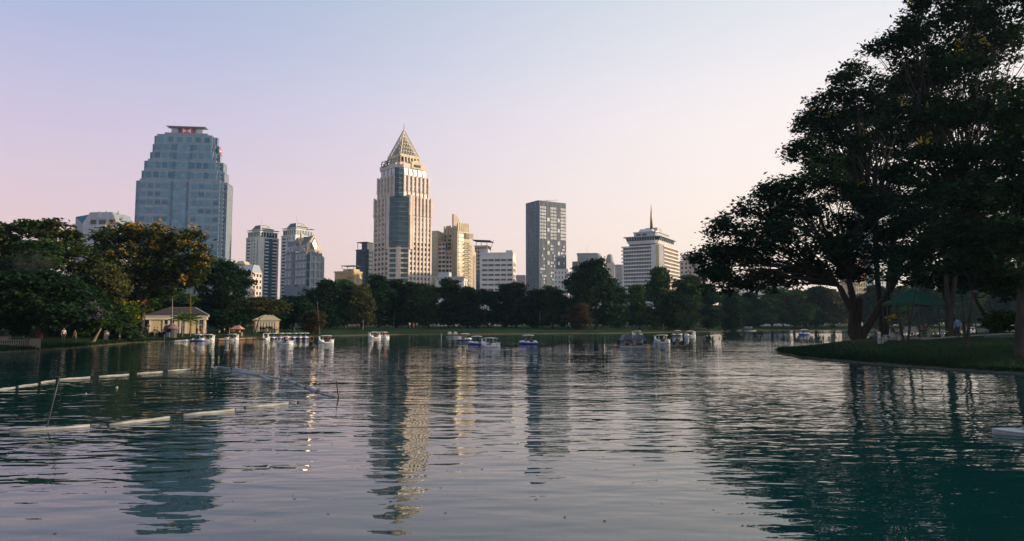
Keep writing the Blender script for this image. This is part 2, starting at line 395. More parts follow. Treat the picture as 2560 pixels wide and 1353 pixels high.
M['glass_sky_sheen'] = glass('glass_sky_sheen', (.16, .19, .21), (.50, .50, .50), metal=.2, rough=.25, cell=(3.3, 3.3, 3.55))
def fbox(mb, face, s0, s1, z0, z1, d0, d1, m=0):
    k, x0, y0 = face
    if k == 'F': mb.box(x0 + s0, x0 + s1, y0 - d1, y0 - d0, z0, z1, m)
    elif k == 'R': mb.box(x0 + d0, x0 + d1, y0 + s0, y0 + s1, z0, z1, m)
    else: mb.box(x0 - d1, x0 - d0, y0 + s0, y0 + s1, z0, z1, m)
def piers(mb, face, s0, s1, z0, z1, n, w, dep, m=0, d0=-.1):
    for i in range(n + 1):
        c = s0 + (s1 - s0) * i / n
        fbox(mb, face, max(s0, c - w / 2) - (.003 * (i % 2)), min(s1, c + w / 2), z0, z1, d0, dep, m)
def bands(mb, face, s0, s1, z0, z1, n, h, dep, m=0, d0=-.1):
    for i in range(n + 1):
        c = z0 + (z1 - z0) * i / n
        fbox(mb, face, s0, s1, max(z0, c - h / 2), min(z1, c + h / 2), d0, dep, m)
class Bld:
    """a building set out from its near corner: front face along -X (normal -Y), right face along +Y (normal +X)"""
    def __init__(s, name, label, C, L, Rr, py, D, phi, b=None, a=None, cat='building', group=None):
        f = R(phi); xc = slope(C, py) * D; uL, uR = slope(L, py), slope(Rr, py)
        s.a = a or (xc - uL * D) / (math.cos(f) + uL * math.sin(f))
        s.b = b or (uR * D - xc) / (math.sin(f) - uR * math.cos(f))
        s.D = D; s.zb = gz(xc, D) - .5
        s.root = empty(name, (xc, D, s.zb), -f)
        tag(s.root, label, cat, group)
        s.F = ('F', -s.a, 0.0); s.R = ('R', 0.0, 0.0); s.Lf = ('L', -s.a, 0.0)
    def z(s, py, D=None): return zat(py, D or s.D) - s.zb
    def part(s, name, mb, mats, kind=None, parent=None, label=None):
        o = mb.build(name, [M[m] for m in (mats if isinstance(mats, (list, tuple)) else [mats])], parent or s.root)
        if kind: o['kind'] = kind
        if label: o['label'] = label
        return o
_tcache = {}
def text_mesh(body, size, ext):
    cu = bpy.data.curves.new('lettering', 'FONT'); cu.body = body; cu.size = size; cu.extrude = ext; cu.align_x = 'CENTER'
    o = bpy.data.objects.new('lettering', cu); COL.objects.link(o); dg = bpy.context.evaluated_depsgraph_get()
    me = bpy.data.meshes.new_from_object(o.evaluated_get(dg)); bpy.data.objects.remove(o); bpy.data.curves.remove(cu); me.materials.clear(); return me
def sign(B, name, body, size, face, s, z, d, m, sx=1.0, ext=.25):
    me = text_mesh(body, size, ext); o = link(name, me, M[m], B.root)
    k, x0, y0 = face
    if k == 'F': o.location = (x0 + s, y0 - d, z); o.rotation_euler = (R(90), 0, 0)
    else: o.location = (x0 + d, y0 + s, z); o.rotation_euler = (R(90), 0, R(90))
    o.scale = (sx, 1, 1); return o

# --- stepped blue tower with the red and white emblem
def stepped_tower():
    B = Bld('stepped_office_tower', 'tall blue-grey stepped glass tower with a red and white emblem on top', 560, 328, 581.5, 600, 600, -7)
    a, b = B.a, B.b; n = 5.0
    zs = [B.z(p) for p in (453.5, 427, 402, 378.5, 357.5, 337, 330)]
    old = [0, 4.6, 6.6, 11.6, 13.6, 15.6, 22.5]; ins = [q * .745 for q in old]; zlo = [0] + zs[:-1]
    bd = [q * .46 / .72 for q in old]
    for k in range(7):
        i, j = ins[k], bd[k] * .72; z0 = max(0, zlo[k] - .2); z1 = zs[k]; nn = n if k < 5 else 3.6
        mb = MB()
        mb.box(-a + i, -i, j + nn, b - j - nn, z0, z1 - .9)             # wings: wide, set back
        mb.box(-a + i + nn, -i - nn, j, b - j, z0, z1)                   # middle: narrow, forward
        mb.box(-a + i + nn * .5, -i - nn * .5, j + nn * .5, b - j - nn * .5, z0, z1 - .45)
        w = B.part('wall', mb, 'panel_blue')
        cap = MB(); cap.box(-a + i + nn - .15, -i - nn + .15, j - .15, b - j + .15, z1, z1 + .6); cap.box(-a + i - .15, -i + .15, j + nn - .15, b - j - nn + .15, z1 - .9, z1 - .3)
        B.part('parapet', cap, 'panel_blue', parent=w)
    # panes of the front, one mesh shared by all
    pw, ph = 4.3, 4.6
    pm = MB(); pm.box(-pw / 2, pw / 2, -.12, .1, 0, ph); pmesh = pm.mesh('window'); pmesh.materials.append(M['glass_pane'])
    fm = MB()
    for q in (-.05, ): fm.box(-.12, .12, -.22, -.1, 0, ph); fm.box(-pw / 2, pw / 2, -.22, -.1, ph * .55, ph * .55 + .22)
    def row(k, z, sc=1.0, ncol=10, skip=()):
        i, j = ins[k], bd[k] * .72; nn = n if k < 5 else 3.6
        x0, x1 = -a + i + nn, -i - nn
        for c in range(ncol):
            if c in skip: continue
            o = link('window', pmesh, None, B.root, (x0 + (x1 - x0) * (c + .5) / ncol, j, z)); o.scale = (min(1, (x1 - x0) / ncol / 5.4), 1, sc)
        for sgn in (0, 1):          # windows of the set-back wings beside the middle
            xx = -a + i + nn * .26 if sgn == 0 else -i - nn * .26
            o = link('window', pmesh, None, B.root, (xx, j + nn, z)); o.scale = (nn * .42 / pw, 1, sc)
    zz = zs[0] - 6.8
    while zz > 35: row(0, zz, .9, 11, (4, 5, 6)); zz -= 7.4
    for k in (1, 2): row(k, zs[k] - 7.2, 1.15, 10, (4, 5))
    for k in (3, 4): row(k, zs[k] - 6.2, 1.1, 8, (3, 4))
    row(5, zs[5] - 6.0, 1.0, 6)
    # the tall glazed strip in the middle
    for k, z0 in ((0, 5), (1, zs[0]), (2, zs[1]), (3, zs[2]), (4, zs[3])):
        j = bd[k] * .72; mb = MB(); c = -a / 2; mb.box(c - 5.5, c + 5.5, j - .18, j + .2, z0 + .8, zs[k] - 1.4)
        g_ = B.part('glazed_strip', mb, 'glass_blue')
        mb = MB()
        for s_ in (-6.6, 6.6): mb.box(c + s_ - .9, c + s_ + .9, j - .3, j + .2, z0 + .8, zs[k] - 1.2)
        B.part('dark_mullion', mb, 'glass_strip', parent=g_)
    # horizontal joints across the front and the right side
    mb = MB(); z = 6.0
    while z < zs[0] - 1: mb.box(-a + n, -n, -.26, .05, z, z + .35); mb.box(-.05, .22, bd[0] + n + .5, b - n, z, z + .35); z += 3.7
    B.part('floor_joint', mb, 'panel_blue', kind='stuff')
    # right side: panes between thin fins
    for k in range(5):
        i, j = ins[k], bd[k] * .72; z0 = zlo[k]; mb = MB(); mb.box(-i - .2, -i + .12, j + n + .6, b - j - n - .6, max(4, z0 + .8), zs[k] - 2.2)
        g_ = B.part('glazing', mb, 'glass_silver'); mb = MB(); w_ = b - 2 * j - 2 * n
        for q in range(8): y = j + n + w_ * q / 7; mb.box(-i, -i + .35, y - .35, y + .35, max(4, z0 + .6), zs[k] - 1.8)
        B.part('fin', mb, 'panel_pale', parent=g_)
        # dark windows in the re-entrant corner
        mb = MB(); z = max(6, z0 + 2)
        while z < zs[k] - 3: mb.box(-i - n + .1, -i - n + .3, j + 1.2, j + n * .45, z, z + 2.2); mb.box(-i - n * .5 + .1, -i - n * .5 + .3, j + n * .55, j + n - .8, z, z + 2.2); z += 3.7
        B.part('corner_window', mb, 'glass_dark', kind='stuff')
    # roof house with its flaring slab and the emblem
    zt = zs[6]; zr = B.z(312); c = -a / 2; hw = 13.5; j = bd[6] * .72 + 2
    mb = MB(); mb.box(c - hw, c + hw, j, b - j, zt - .3, zr - 1.2); rh = B.part('roof_house', mb, 'panel_pale')
    mb = MB(); mb.prism([(c - hw - .5, j - .5), (c + hw + .5, j - .5), (c + hw + .5, b - j + .5), (c - hw - .5, b - j + .5)], zr - 1.5, zr - .5, 0,
                        [(c - hw - 3.4, j - 3.2), (c + hw + 3.4, j - 3.2), (c + hw + 3.4, b - j + 3.2), (c - hw - 3.4, b - j + 3.2)])
    mb.box(c - hw - 3.45, c + hw + 3.45, j - 3.25, b - j + 3.25, zr - .5, zr); B.part('roof_slab', mb, 'panel_pale', parent=rh)
    zc = (zt + zr) / 2 - .2; h = 2.2
    for face, off in (('F', 0), ('R', 1)):
        em = MB()
        def fp(u, v, d):
            return (c + u, j - .2 - d, zc + v) if face == 'F' else (-ins[4] + .5 + d, b / 2 + u * .8, zs[4] - 4.5 + v)
        def poly(pts, d, m): em.add([fp(u, v, d) for u, v in pts] + [fp(u, v, d - .2) for u, v in pts], [tuple(range(len(pts))), tuple(range(len(pts), 2 * len(pts)))[::-1]] + [(q, q + len(pts), (q + 1) % len(pts) + len(pts), (q + 1) % len(pts)) for q in range(len(pts))], m)
        if face == 'F': poly([(-7.5, -h - .3), (7.5, -h - .3), (7.5, h + .3), (-7.5, h + .3)], .1, 2)
        poly([(-3.6, -h), (3.6, -h), (3.6, h), (-3.6, h)], .25, 1)
        poly([(-3.6, -h), (3.6, -h), (0, 0)], .4, 0); poly([(-3.6, h), (0, 0), (3.6, h)], .4, 0)
        poly([(3.6, -h), (6.6, 0), (3.6, h)], .4, 0); poly([(-3.6, -h), (-3.6, h), (-6.6, 0)], .4, 0)
        B.part('emblem', em, ['sign_red', 'white_paint', 'sign_dark'], label='red and white bow-tie emblem')
stepped_tower()

# --- pink stone tower with the golden lattice pyramid
def pyramid_tower():
    B = Bld('pyramid_tower', 'pink stone office tower crowned by an open golden lattice pyramid', 992, 925, 1077, 560, 480, 47, a=31, b=31)
    S, c = 31.0, 10.6
    z1, z2, z3, z4, z5 = B.z(490, 486), B.z(438, 488), B.z(413, 490), B.z(386, 492), B.z(324, 502)
    def poly(i, c): return [(-c - i * 0 , i), (-i, c), (-i, S - i), (-S + i, S - i), (-S + i, i)]
    def tier(i, cc, z0, zz): mb = MB(); mb.prism([(-cc, i), (-i, cc), (-i, S - i), (-S + i, S - i), (-S + i, i)], z0, zz); return mb
    zsp = B.z(598); B.part('glass_core', tier(.9, c, 0, zsp), 'glass_dark'); B.part('glass_core', tier(.9, c, zsp, z1), 'glass_sky_sheen'); B.part('glass_core', tier(2.4, c - 4, z1 - .1, z2), 'glass_pale'); B.part('glass_core', tier(3.6, c - 4, z2 - .1, z3 - 1), 'glass_pale')  # upper storeys' glass paler: reflected sky is put into its colour
    # stone grids of both faces
    fl = 3.55
    for nm, face, s0, s1, nb in (('left', ('F', 0, .9), -S + .9, -c - .4, 4), ('right', ('R', -.9, 0), c + .4, S - .9, 6)):
        mb = MB(); nfl = int(z1 / fl); bands(mb, face, s0, s1, 0, z1, nfl, 1.45, .35); sp = B.part('spandrel', mb, 'stone_pink', kind='stuff')
        for i in range(nb + 1):
            cc = s0 + (s1 - s0) * i / nb; mb = MB(); fbox(mb, face, cc - .62, cc + .62, 0, z1 - .6, -.1, .9)
            fbox(mb, face, cc - .85, cc + .85, z1 - 13.5, z1 - 12, .9, 1.4); fbox(mb, face, cc - .75, cc + .75, z1 - 12, z1 + .9, .5, 1.3)
            B.part('pier', mb, 'stone_pink')
        # upper tier
        k, x0, y0 = face; f2 = ('F', 0, 2.4) if k == 'F' else ('R', -2.4, 0)
        t0, t1 = (-S + 2.4, -(c - 4) - .5) if k == 'F' else (c - 4 + .5, S - 2.4)
        nb2 = 5 if k == 'F' else 6
        mb = MB(); bands(mb, f2, t0, t1, z1, z2, int((z2 - z1) / fl), 1.2, .3); B.part('spandrel', mb, 'stone_pink', kind='stuff')
        for i in range(nb2 + 1):
            cc = t0 + (t1 - t0) * i / nb2; mb = MB(); fbox(mb, f2, cc - .5, cc + .5, z1, z2 - .4, -.1, .8); fbox(mb, f2, cc - .7, cc + .7, z2 - 11.5, z2 - 10.2, .8, 1.3)
            fbox(mb, f2, cc - .65, cc + .65, z2 - 10.2, z2 + .6, .4, 1.15); B.part('pier', mb, 'stone_pink')
        # flared panels under the cornice
        f3 = ('F', 0, 3.6) if k == 'F' else ('R', -3.6, 0); t0, t1 = (-S + 3.6, -(c - 4) - .5) if k == 'F' else (c - 4 + .5, S - 3.6)
        for i in range(nb2 - 1):
            cc = t0 + (t1 - t0) * (i + .5) / (nb2 - 1); w = (t1 - t0) / (nb2 - 1); mb = MB()
            q = []
            for d in (-.1, .55):
                for s_, z_ in ((-w * .22, z2), (w * .22, z2), (w * .44, z3 - 2.2), (-w * .44, z3 - 2.2)):
                    q.append((f3[1] + cc + s_, f3[2] - d, z_) if k == 'F' else (f3[1] + d, f3[2] + cc + s_, z_))
            mb.add(q, [(4, 5, 6, 7), (0, 3, 2, 1), (0, 1, 5, 4), (1, 2, 6, 5), (2, 3, 7, 6), (3, 0, 4, 7)]); B.part('flared_pane', mb, 'glass_pale')
        mb = MB(); fbox(mb, f3, t0 - .3, t1 + .5, z3 - 2.2, z3 + 1.2, -.2, 1.0); B.part('cornice', mb, 'stone_pink')
    # glass bay on the cut corner, with floor ledges, and the twin bays below it
    zb = B.z(613)
    def corner_pts(cc, o): return [(-cc - .2, .9 - .7 * o), (-cc * .5 - .5 * o, cc * .5 + .5 - 1.2 * o + .3), (-.9 + .7 * o, cc + .2)]
    def baypoly(cc, i, o):   # bulging corner bay
        return [(-cc - i - .0, i - .02), (-cc * .5 - i * .5 + o * .2, cc * .5 + i * .5 - o), (-i + .02, cc + i), (-cc * .5 - i * .5 - 2, cc * .5 + i * .5 + 2)]
    m1 = MB(); m1.prism([(-c, .2), (-c * .5 + .9, c * .5 - .9), (-.2, c), (-c * .5 - 3, c * .5 + 3)], zb, z1 - .3); bay = B.part('corner_bay', m1, 'glass_teal')
    mb = MB(); z = zb
    while z < z1 - 1: mb.prism([(-c - .3, .0), (-c * .5 + 1.35, c * .5 - 1.35), (.0, c + .3), (-c * .5 - 2.5, c * .5 + 2.5)], z, z + .38); z += fl
    B.part('bay_ledge', mb, 'slate_fin', parent=bay, kind='stuff')
    cu = c - 4
    m1 = MB(); m1.prism([(-cu - .4, 2.2), (-cu * .5 + .2, cu * .5 + .2), (-2.2, cu + .4), (-cu * .5 - 3, cu * .5 + 3)], z1 - .3, z3 - 2.5); bay = B.part('corner_bay', m1, 'glass_teal')
    mb = MB(); z = z1 + 2
    while z < z3 - 3: mb.prism([(-cu - .6, 1.9), (-cu * .5 + .7, cu * .5 - .3), (-1.9, cu + .6), (-cu * .5 - 2.5, cu * .5 + 2.5)], z, z + .35); z += fl
    B.part('bay_ledge', mb, 'slate_fin', parent=bay, kind='stuff')
    m1 = MB(); m1.prism([(-c - .6, .55), (-c * .5 + .35, c * .5 - .35), (-.55, c + .6), (-c * .5 - 3, c * .5 + 3)], 0, zb); bay = B.part('corner_bay', m1, 'glass_teal')
    mb = MB(); z = 2.0
    while z < zb + .5: mb.prism([(-c - .7, .3), (-c * .5 + .8, c * .5 - .8), (-.3, c + .7), (-c * .5 - 2.5, c * .5 + 2.5)], z, z + 1.0); z += fl
    B.part('spandrel', mb, 'stone_pink', parent=bay, kind='stuff')
    mb = MB(); mb.prism([(-c * .5 - .6, c * .5 - 1.9), (-c * .5 + 1.9, c * .5 + .6), (-c * .5 - .5, c * .5 + 2.5), (-c * .5 - 2.5, c * .5 + .5)], 0, zb + .9); B.part('pier', mb, 'stone_pink')
    for x_, y_ in ((-c - 1.2, .2), (-.2, c + 1.2)):
        mb = MB(); mb.box(x_ - 1.0, x_ + 1.0, y_ - 1.0, y_ + 1.0, zb - 2, z1 + 1.4); B.part('pier', mb, 'stone_pink')
    # colonnade below the pyramid
    i = 7.4; zq = z3 + 1.0; ce = (-S / 2, S / 2)
    mb = MB(); mb.prism([(-i - .9, i + .9), (-i - .9, S - i - .9), (-S + i + .9, S - i - .9), (-S + i + .9, i + .9)][::-1], z3 - 1.2, z4 - .5); B.part('drum_core', mb, 'glass_dark')
    o_ = i - 1.3
    mb = MB(); mb.box(-S + o_ , -o_, o_, S - o_, z3 - 1.1, z3 + 2.6); B.part('plinth', mb, 'stone_pink')
    for face, s0, s1, n_ in ((('F', 0, i), -S + i, -i, 5), (('R', -i, 0), i, S - i, 6)):
        for q in range(n_ + 1):
            s_ = s0 + (s1 - s0) * q / n_; lean = -.9 if q % 2 else .9
            lean = .9 if q == 0 else (-.9 if q == n_ else 0)
            if face[0] == 'F': p0, p1 = (s_ - (.9 if q == 0 else -.9 if q == n_ else 0), i - .9, z3 + 2), (s_, i, z4 - 1)
            else: p0, p1 = (-i + .9, s_ - (.9 if q == 0 else -.9 if q == n_ else 0), z3 + 2), (-i, s_, z4 - 1)
            mb = MB(); mb.bar(p0, p1, .75); B.part('column', mb, 'stone_cream')
    mb = MB(); mb.box(-S + i - .5, -i + .5, i - .5, S - i + .5, z4 - 1.8, z4 + .3); B.part('ring_beam', mb, 'stone_cream')
    # lattice pyramid
    ap = Vector((ce[0], ce[1], z5)); cs = [Vector((-S + i, i, z4 + .3)), Vector((-i, i, z4 + .3)), Vector((-i, S - i, z4 + .3)), Vector((-S + i, S - i, z4 + .3))]
    pr = empty('lattice_pyramid', (0, 0, 0)); pr.parent = B.root
    for q in range(4): mb = MB(); mb.bar(cs[q], ap, .42, n=4); B.part('hip_beam', mb, 'lattice_gold', parent=pr)
    ic = [q_.lerp(Vector((ce[0], ce[1], z4)), .2) for q_ in cs]; B.part('gap_darkener', MB().hull(ic + [ap - Vector((0, 0, 5))]), 'roof_dark', parent=pr)  # dark solid added inside so the lattice gaps look shaded
    nl = 6
    for q in range(4):
        A_, C_ = cs[q], cs[(q + 1) % 4]; mb = MB()
        def pt(u, v): e0 = A_.lerp(ap, v); e1 = C_.lerp(ap, v); return e0.lerp(e1, u)
        for r_ in range(nl + 1):
            v = r_ / (nl + 1); mb.bar(pt(0, v), pt(1, v), .12)
        for r_ in range(1, nl + 1):
            u = r_ / (nl + 1)
            mb.bar(pt(u, 0), C_.lerp(ap, 1 - u) if True else ap, .17); mb.bar(pt(u, 0), A_.lerp(ap, u), .17)
        B.part('lattice_face', mb, 'lattice_gold', parent=pr)
    mb = MB(); mb.tube([ap - Vector((0, 0, 1)), ap + Vector((0, 0, 5.5))], [.3, .04], 6); B.part('mast', mb, 'dark_steel', parent=pr)
    sign(B, 'sign_letters', 'GPF', 6.2, ('F', 0, 3.6), -S + 11.5, z3 + .2, 1.7, 'sign_dark')
    mb = MB(); q0, q1 = 13.5, 23.5
    mb.add([(-3.6 + d, y_, z_) for d in (1.05, 1.6) for y_, z_ in ((q0, z3 - 2.2), (q1, z3 - 2.2), (q1, z3 + 2.0), ((q0 + q1) / 2, z3 + 4.6), (q0, z3 + 2.6))],
           [(5, 6, 7, 8, 9), (4, 3, 2, 1, 0)] + [(q, (q + 1) % 5, 5 + (q + 1) % 5, 5 + q) for q in range(5)]); B.part('sign_panel', mb, 'stone_cream')
    sign(B, 'sign_letters', 'กบข', 3.4, ('R', -3.6, 0), (q0 + q1) / 2, z3 - .9, 1.85, 'sign_dark')
pyramid_tower()

# --- the two twin apartment towers
def apartment():
    B = Bld('apartment_tower', 'slim pale apartment tower with a blue glass strip, left one of the twins', 648.5, 616.5, 694, 640, 620, 34)
    a, b = B.a, B.b; zt = B.z(594); fl = 3.1; n = int(zt / fl)
    mb = MB(); mb.box(-a, 0, 0, b, 0, zt); B.part('wall', mb, 'tower_grey')
    mb = MB(); fbox(mb, B.F, .8, a - 5.5, 3, zt - 1, -.2, .15); B.part('glazing', mb, 'glass_dark')
    mb = MB(); bands(mb, B.F, .5, a - 5.2, 3, zt - 1, n, 1.5, .6); B.part('floor_slab', mb, 'tower_white', kind='stuff')
    for s_ in (.4, a * .36, a * .55, a - 5.4): mb = MB(); fbox(mb, B.F, s_ - .5, s_ + .5, 0, zt, -.1, .9); B.part('pier', mb, 'tower_white')
    mb = MB(); fbox(mb, B.F, a * .38, a * .53, 3, zt - 4, .2, .8); B.part('shaft', mb, 'tower_grey')
    mb = MB(); mb.box(-5.0, .8, -.9, 4.5, 0, zt + .3); B.part('corner_pier', mb, 'tower_white')
    mb = MB(); mb.box(-2.3, -1.7, -1.1, -.8, 2, zt - 1); B.part('groove', mb, 'slate')
    # right side: balconies, blue strip, balconies
    s0, s1, s2, s3 = 5.0, b * .47, b * .67, b - 1.2
    mb = MB(); fbox(mb, B.R, s1, s2, 2, zt + 3, -.3, .45); B.part('blue_strip', mb, 'glass_strip')
    mb = MB(); fbox(mb, B.R, s0, s1, 2, zt - 1, -.2, .1); fbox(mb, B.R, s2, s3, 2, zt - 1, -.2, .1); B.part('glazing', mb, 'glass_dark')
    for k in range(int(n * .25), n):
        z = k * fl + 1.5; mb = MB(); fbox(mb, B.R, s0 + (.6 if k % 2 else 0), s1 - .4, z, z + 1.25, .1, 1.5); B.part('balcony', mb, 'tower_white'); mb = MB(); fbox(mb, B.R, s2 + .4, s3, z, z + 1.25, .1, 1.5); B.part('balcony', mb, 'tower_white')
    mb = MB(); fbox(mb, B.R, s3, b, 0, zt, -.1, 1.2); B.part('pier', mb, 'stone_cream')
    # top storeys and roof
    mb = MB(); mb.box(-a - .6, .9, -1.0, b + .6, zt, zt + .8); B.part('cornice', mb, 'tower_white')
    mb = MB(); mb.box(-a + .6, -.4, .6, b - .6, zt + .8, zt + 5.5); B.part('penthouse', mb, 'glass_dark')
    mb = MB(); piers(mb, ('F', -a, .6), .6, a - .4, zt + .8, zt + 5.5, 6, .6, .3); piers(mb, ('R', -.4, 0), .6, b - .6, zt + .8, zt + 5.5, 6, .6, .3); mb.box(-a, 0, 0, b, zt + 5.5, zt + 6.1); B.part('penthouse_frame', mb, 'tower_white')
    mb = MB(); mb.box(-a + 3, -3, 3, b - 3, zt + 6.1, zt + 8.2); B.part('roof_house', mb, 'tower_grey')
    mb = MB(); zz = zt + 8.2
    mb.prism([(-a + 2.5, 2.5), (-2.5, 2.5), (-2.5, b - 2.5), (-a + 2.5, b - 2.5)], zz, zz + 4.4, 0, [(-a + 5.2, 5.0), (-6, 5.0), (-6, b - 5.5), (-a + 5.2, b - 5.5)]); rf = B.part('roof', mb, 'roof_dark')
    mb = MB()
    for p, q in (((-2.5, 2.5, zz), (-6, 5.0, zz + 4.4)), ((-2.5, b - 2.5, zz), (-6, b - 5.5, zz + 4.4)), ((-3.9, 3.4, zz + 1.9), (-3.9, b - 3.6, zz + 1.9)), ((-5, 4.4, zz + 3.3), (-5, b - 4.6, zz + 3.3))): mb.bar(p, q, .42)
    mb.box(-a + 1.9, -1.9, 1.9, b - 1.9, zz - .4, zz); B.part('roof_rib', mb, 'tower_white', parent=rf)
    B.part('eave', MB().box(-a - 1.2, -a + 3, .2, 3.5, zt + 7.4, zt + 7.8), 'roof_dark'); B.part('eave', MB().box(-3, 1.0, b - 3.5, b + 1.0, zt + 7.4, zt + 7.8), 'roof_dark')
    mb = MB(); mb.bar((-a * .55, b * .45, zz + 4), (-a * .55, b * .45, zz + 12), .06); B.part('mast', mb, 'dark_steel')
    return B
ap = apartment()
c2 = copy_tree(ap.root); v = slope(738, 640) * 618; c2.location = (v, 618, ap.zb + 1.6)
tag(c2, 'slim pale apartment tower standing behind the gabled building with lettering', 'building')
ap.root['group'] = c2['group'] = 'twin apartment towers'

# --- gabled building with lettering on its edge
def gabled():
    B = Bld('gabled_office_building', 'grey gridded building with pointed gables and SMOOTH LIFE lettering on its edge', 765.5, 711.5, 812, 660, 545, 36)
    a, b = B.a, B.b; zt = B.z(629); zlow = B.z(640)
    mb = MB(); mb.box(-a, -b * .0 - .2, .0, b * .86, 0, zt); mb.box(-a + 3, -.6, b * .8, b, 0, zlow); B.part('wall', mb, 'slate_fin')
    fl = 6.6; n = int(zt / fl)
    wmm = MB(); wmm.box(-1.75, 1.75, -.12, .12, 0, 4.9); wme = wmm.mesh('window'); wme.materials.append(M['glass_silver'])
    bar = MB(); bar.box(-.12, .12, -.2, -.12, 0, 4.9); bar.box(-1.75, 1.75, -.2, -.12, 2.3, 2.6); bme = bar.mesh('glazing_bar'); bme.materials.append(M['slate'])
    for k in range(n):
        z = zt - 6.3 - k * fl
        if z < 30: break
        for q in range(6):
            if q == 2:
                mb = MB(); fbox(mb, B.F, a * (q + .25) / 6, a * (q + .75) / 6, z, z + 5.4, -.1, .1); B.part('dark_window', mb, 'glass_strip'); continue
            o = link('window', wme, None, B.root, (-a + a * (q + .5) / 6, 0, z)); link('glazing_bar', bme, None, o)
    for k in range(n):
        z = zt - 7.5 - k * fl
        if z < 30: break
        for q in range(4):
            if q == 0:
                mb = MB(); fbox(mb, B.R, .8, b * .2, z, z + 5.2, -.3, .05); B.part('dark_window', mb, 'glass_strip'); continue
            o = link('window', wme, None, B.root, (-.2 if q < 3 else -.6, b * (q + .55) / 4.1, z)); o.rotation_euler = (0, 0, R(90)); link('glazing_bar', bme, None, o)
    # paler stone frames of the right face
    mb = MB()
    for s_ in (b * .22, b * .47, b * .72): fbox(mb, B.R, s_ - .7, s_ + .7, 0, zt - 3 if s_ > b * .3 else zt, -.2, .35)
    k = 0
    while zt - 8.6 - k * fl > 20: fbox(mb, B.R, b * .2, b * .86, zt - 8.6 - k * fl, zt - 7.5 - k * fl, -.2, .3); k += 1
    B.part('stone_frame', mb, 'tower_grey')
    # upper block behind, gable and roofs
    zg = B.z(621); y0, y1 = 1.0, b * .74
    mb = MB(); mb.box(-a * .36, .2, y0, b * .82, zt - .1, zg); B.part('upper_block', mb, 'stone_tan')
    ze, zap = B.z(611), B.z(584.5); ym = (y0 + y1) / 2
    def gable(x0, x1, y0, y1, ze, zap, zb): ym = (y0 + y1) / 2; return [(x0, y0, zb), (x0, y1, zb), (x0, y1, ze), (x0, ym, zap), (x0, y0, ze), (x1, y0, zb), (x1, y1, zb), (x1, y1, ze), (x1, ym, zap), (x1, y0, ze)]
    FS = [(0, 1, 2, 3, 4), (9, 8, 7, 6, 5), (0, 5, 6, 1), (1, 6, 7, 2), (2, 7, 8, 3), (3, 8, 9, 4), (4, 9, 5, 0)]
    mb = MB(); mb.add(gable(.0, -1.8, y0, y1, ze, zap, zg - .1), FS); gb = B.part('gable', mb, 'stone_cream')
    mb = MB(); mb.add(gable(.25, -.2, ym - 3.4, ym + 3.4, ze + 1, ze + 6.3, zg), FS); B.part('gable_recess', mb, 'slate', parent=gb)
    mb = MB(); mb.add(gable(.45, -.2, ym - 2.4, ym + 2.4, ze + .2, ze + 4.4, zg + .3), FS); B.part('gable_window', mb, 'glass_warm', parent=gb)
    mb = MB(); mb.add(gable(-1.8, -a * .8, y0 + .7, y1 - .7, ze - .6, zap - .9, zg - .2), FS); rf = B.part('roof', mb, 'roof_dark')
    mb = MB()
    for q in range(7):
        v_ = q / 7.0; mb.bar((-1.8, y0 + .6 + (ym - y0) * v_, ze - .6 + (zap - ze) * v_), (-a * .8, y0 + .6 + (ym - y0) * v_, ze - .6 + (zap - ze) * v_), .16)
    for q in range(9): x_ = -2.2 - (a * .8 - 2.4) * q / 8; mb.bar((x_, y0 + .6, ze - .5), (x_, ym, zap - .8), .14)
    B.part('roof_batten', mb, 'stone_tan', parent=rf, kind='stuff')
    # cross gable frame to the front
    xa = -a * .42; mb = MB()
    mb.bar((xa - 7, y0 - .6, zg - 2), (xa, y0 - .6, zap - 3.0), .45); mb.bar((xa + 5, y0 - .6, ze - 2), (xa, y0 - .6, zap - 3.0), .45); mb.bar((xa, y0 - .6, zap - 3), (xa, ym, zap - 2.4), .45); B.part('cross_gable', mb, 'stone_cream')
    mb = MB(); mb.box(xa - 1, xa + 1, y0 + 2, y0 + 4.5, zg, zap + 1.2); B.part('turret', mb, 'stone_cream')
    mb = MB(); mb.box(-a * .95, -a * .6, 1.5, 1.7, zt, zt + 9.5); B.part('sign_frame', mb, 'slate_fin')
    o = sign(B, 'sign_letters', 'SMOOTH LIFE', 6.6, B.F, a * .50, zt + .5, .4, 'letter_pale', sx=.62)
gabled()

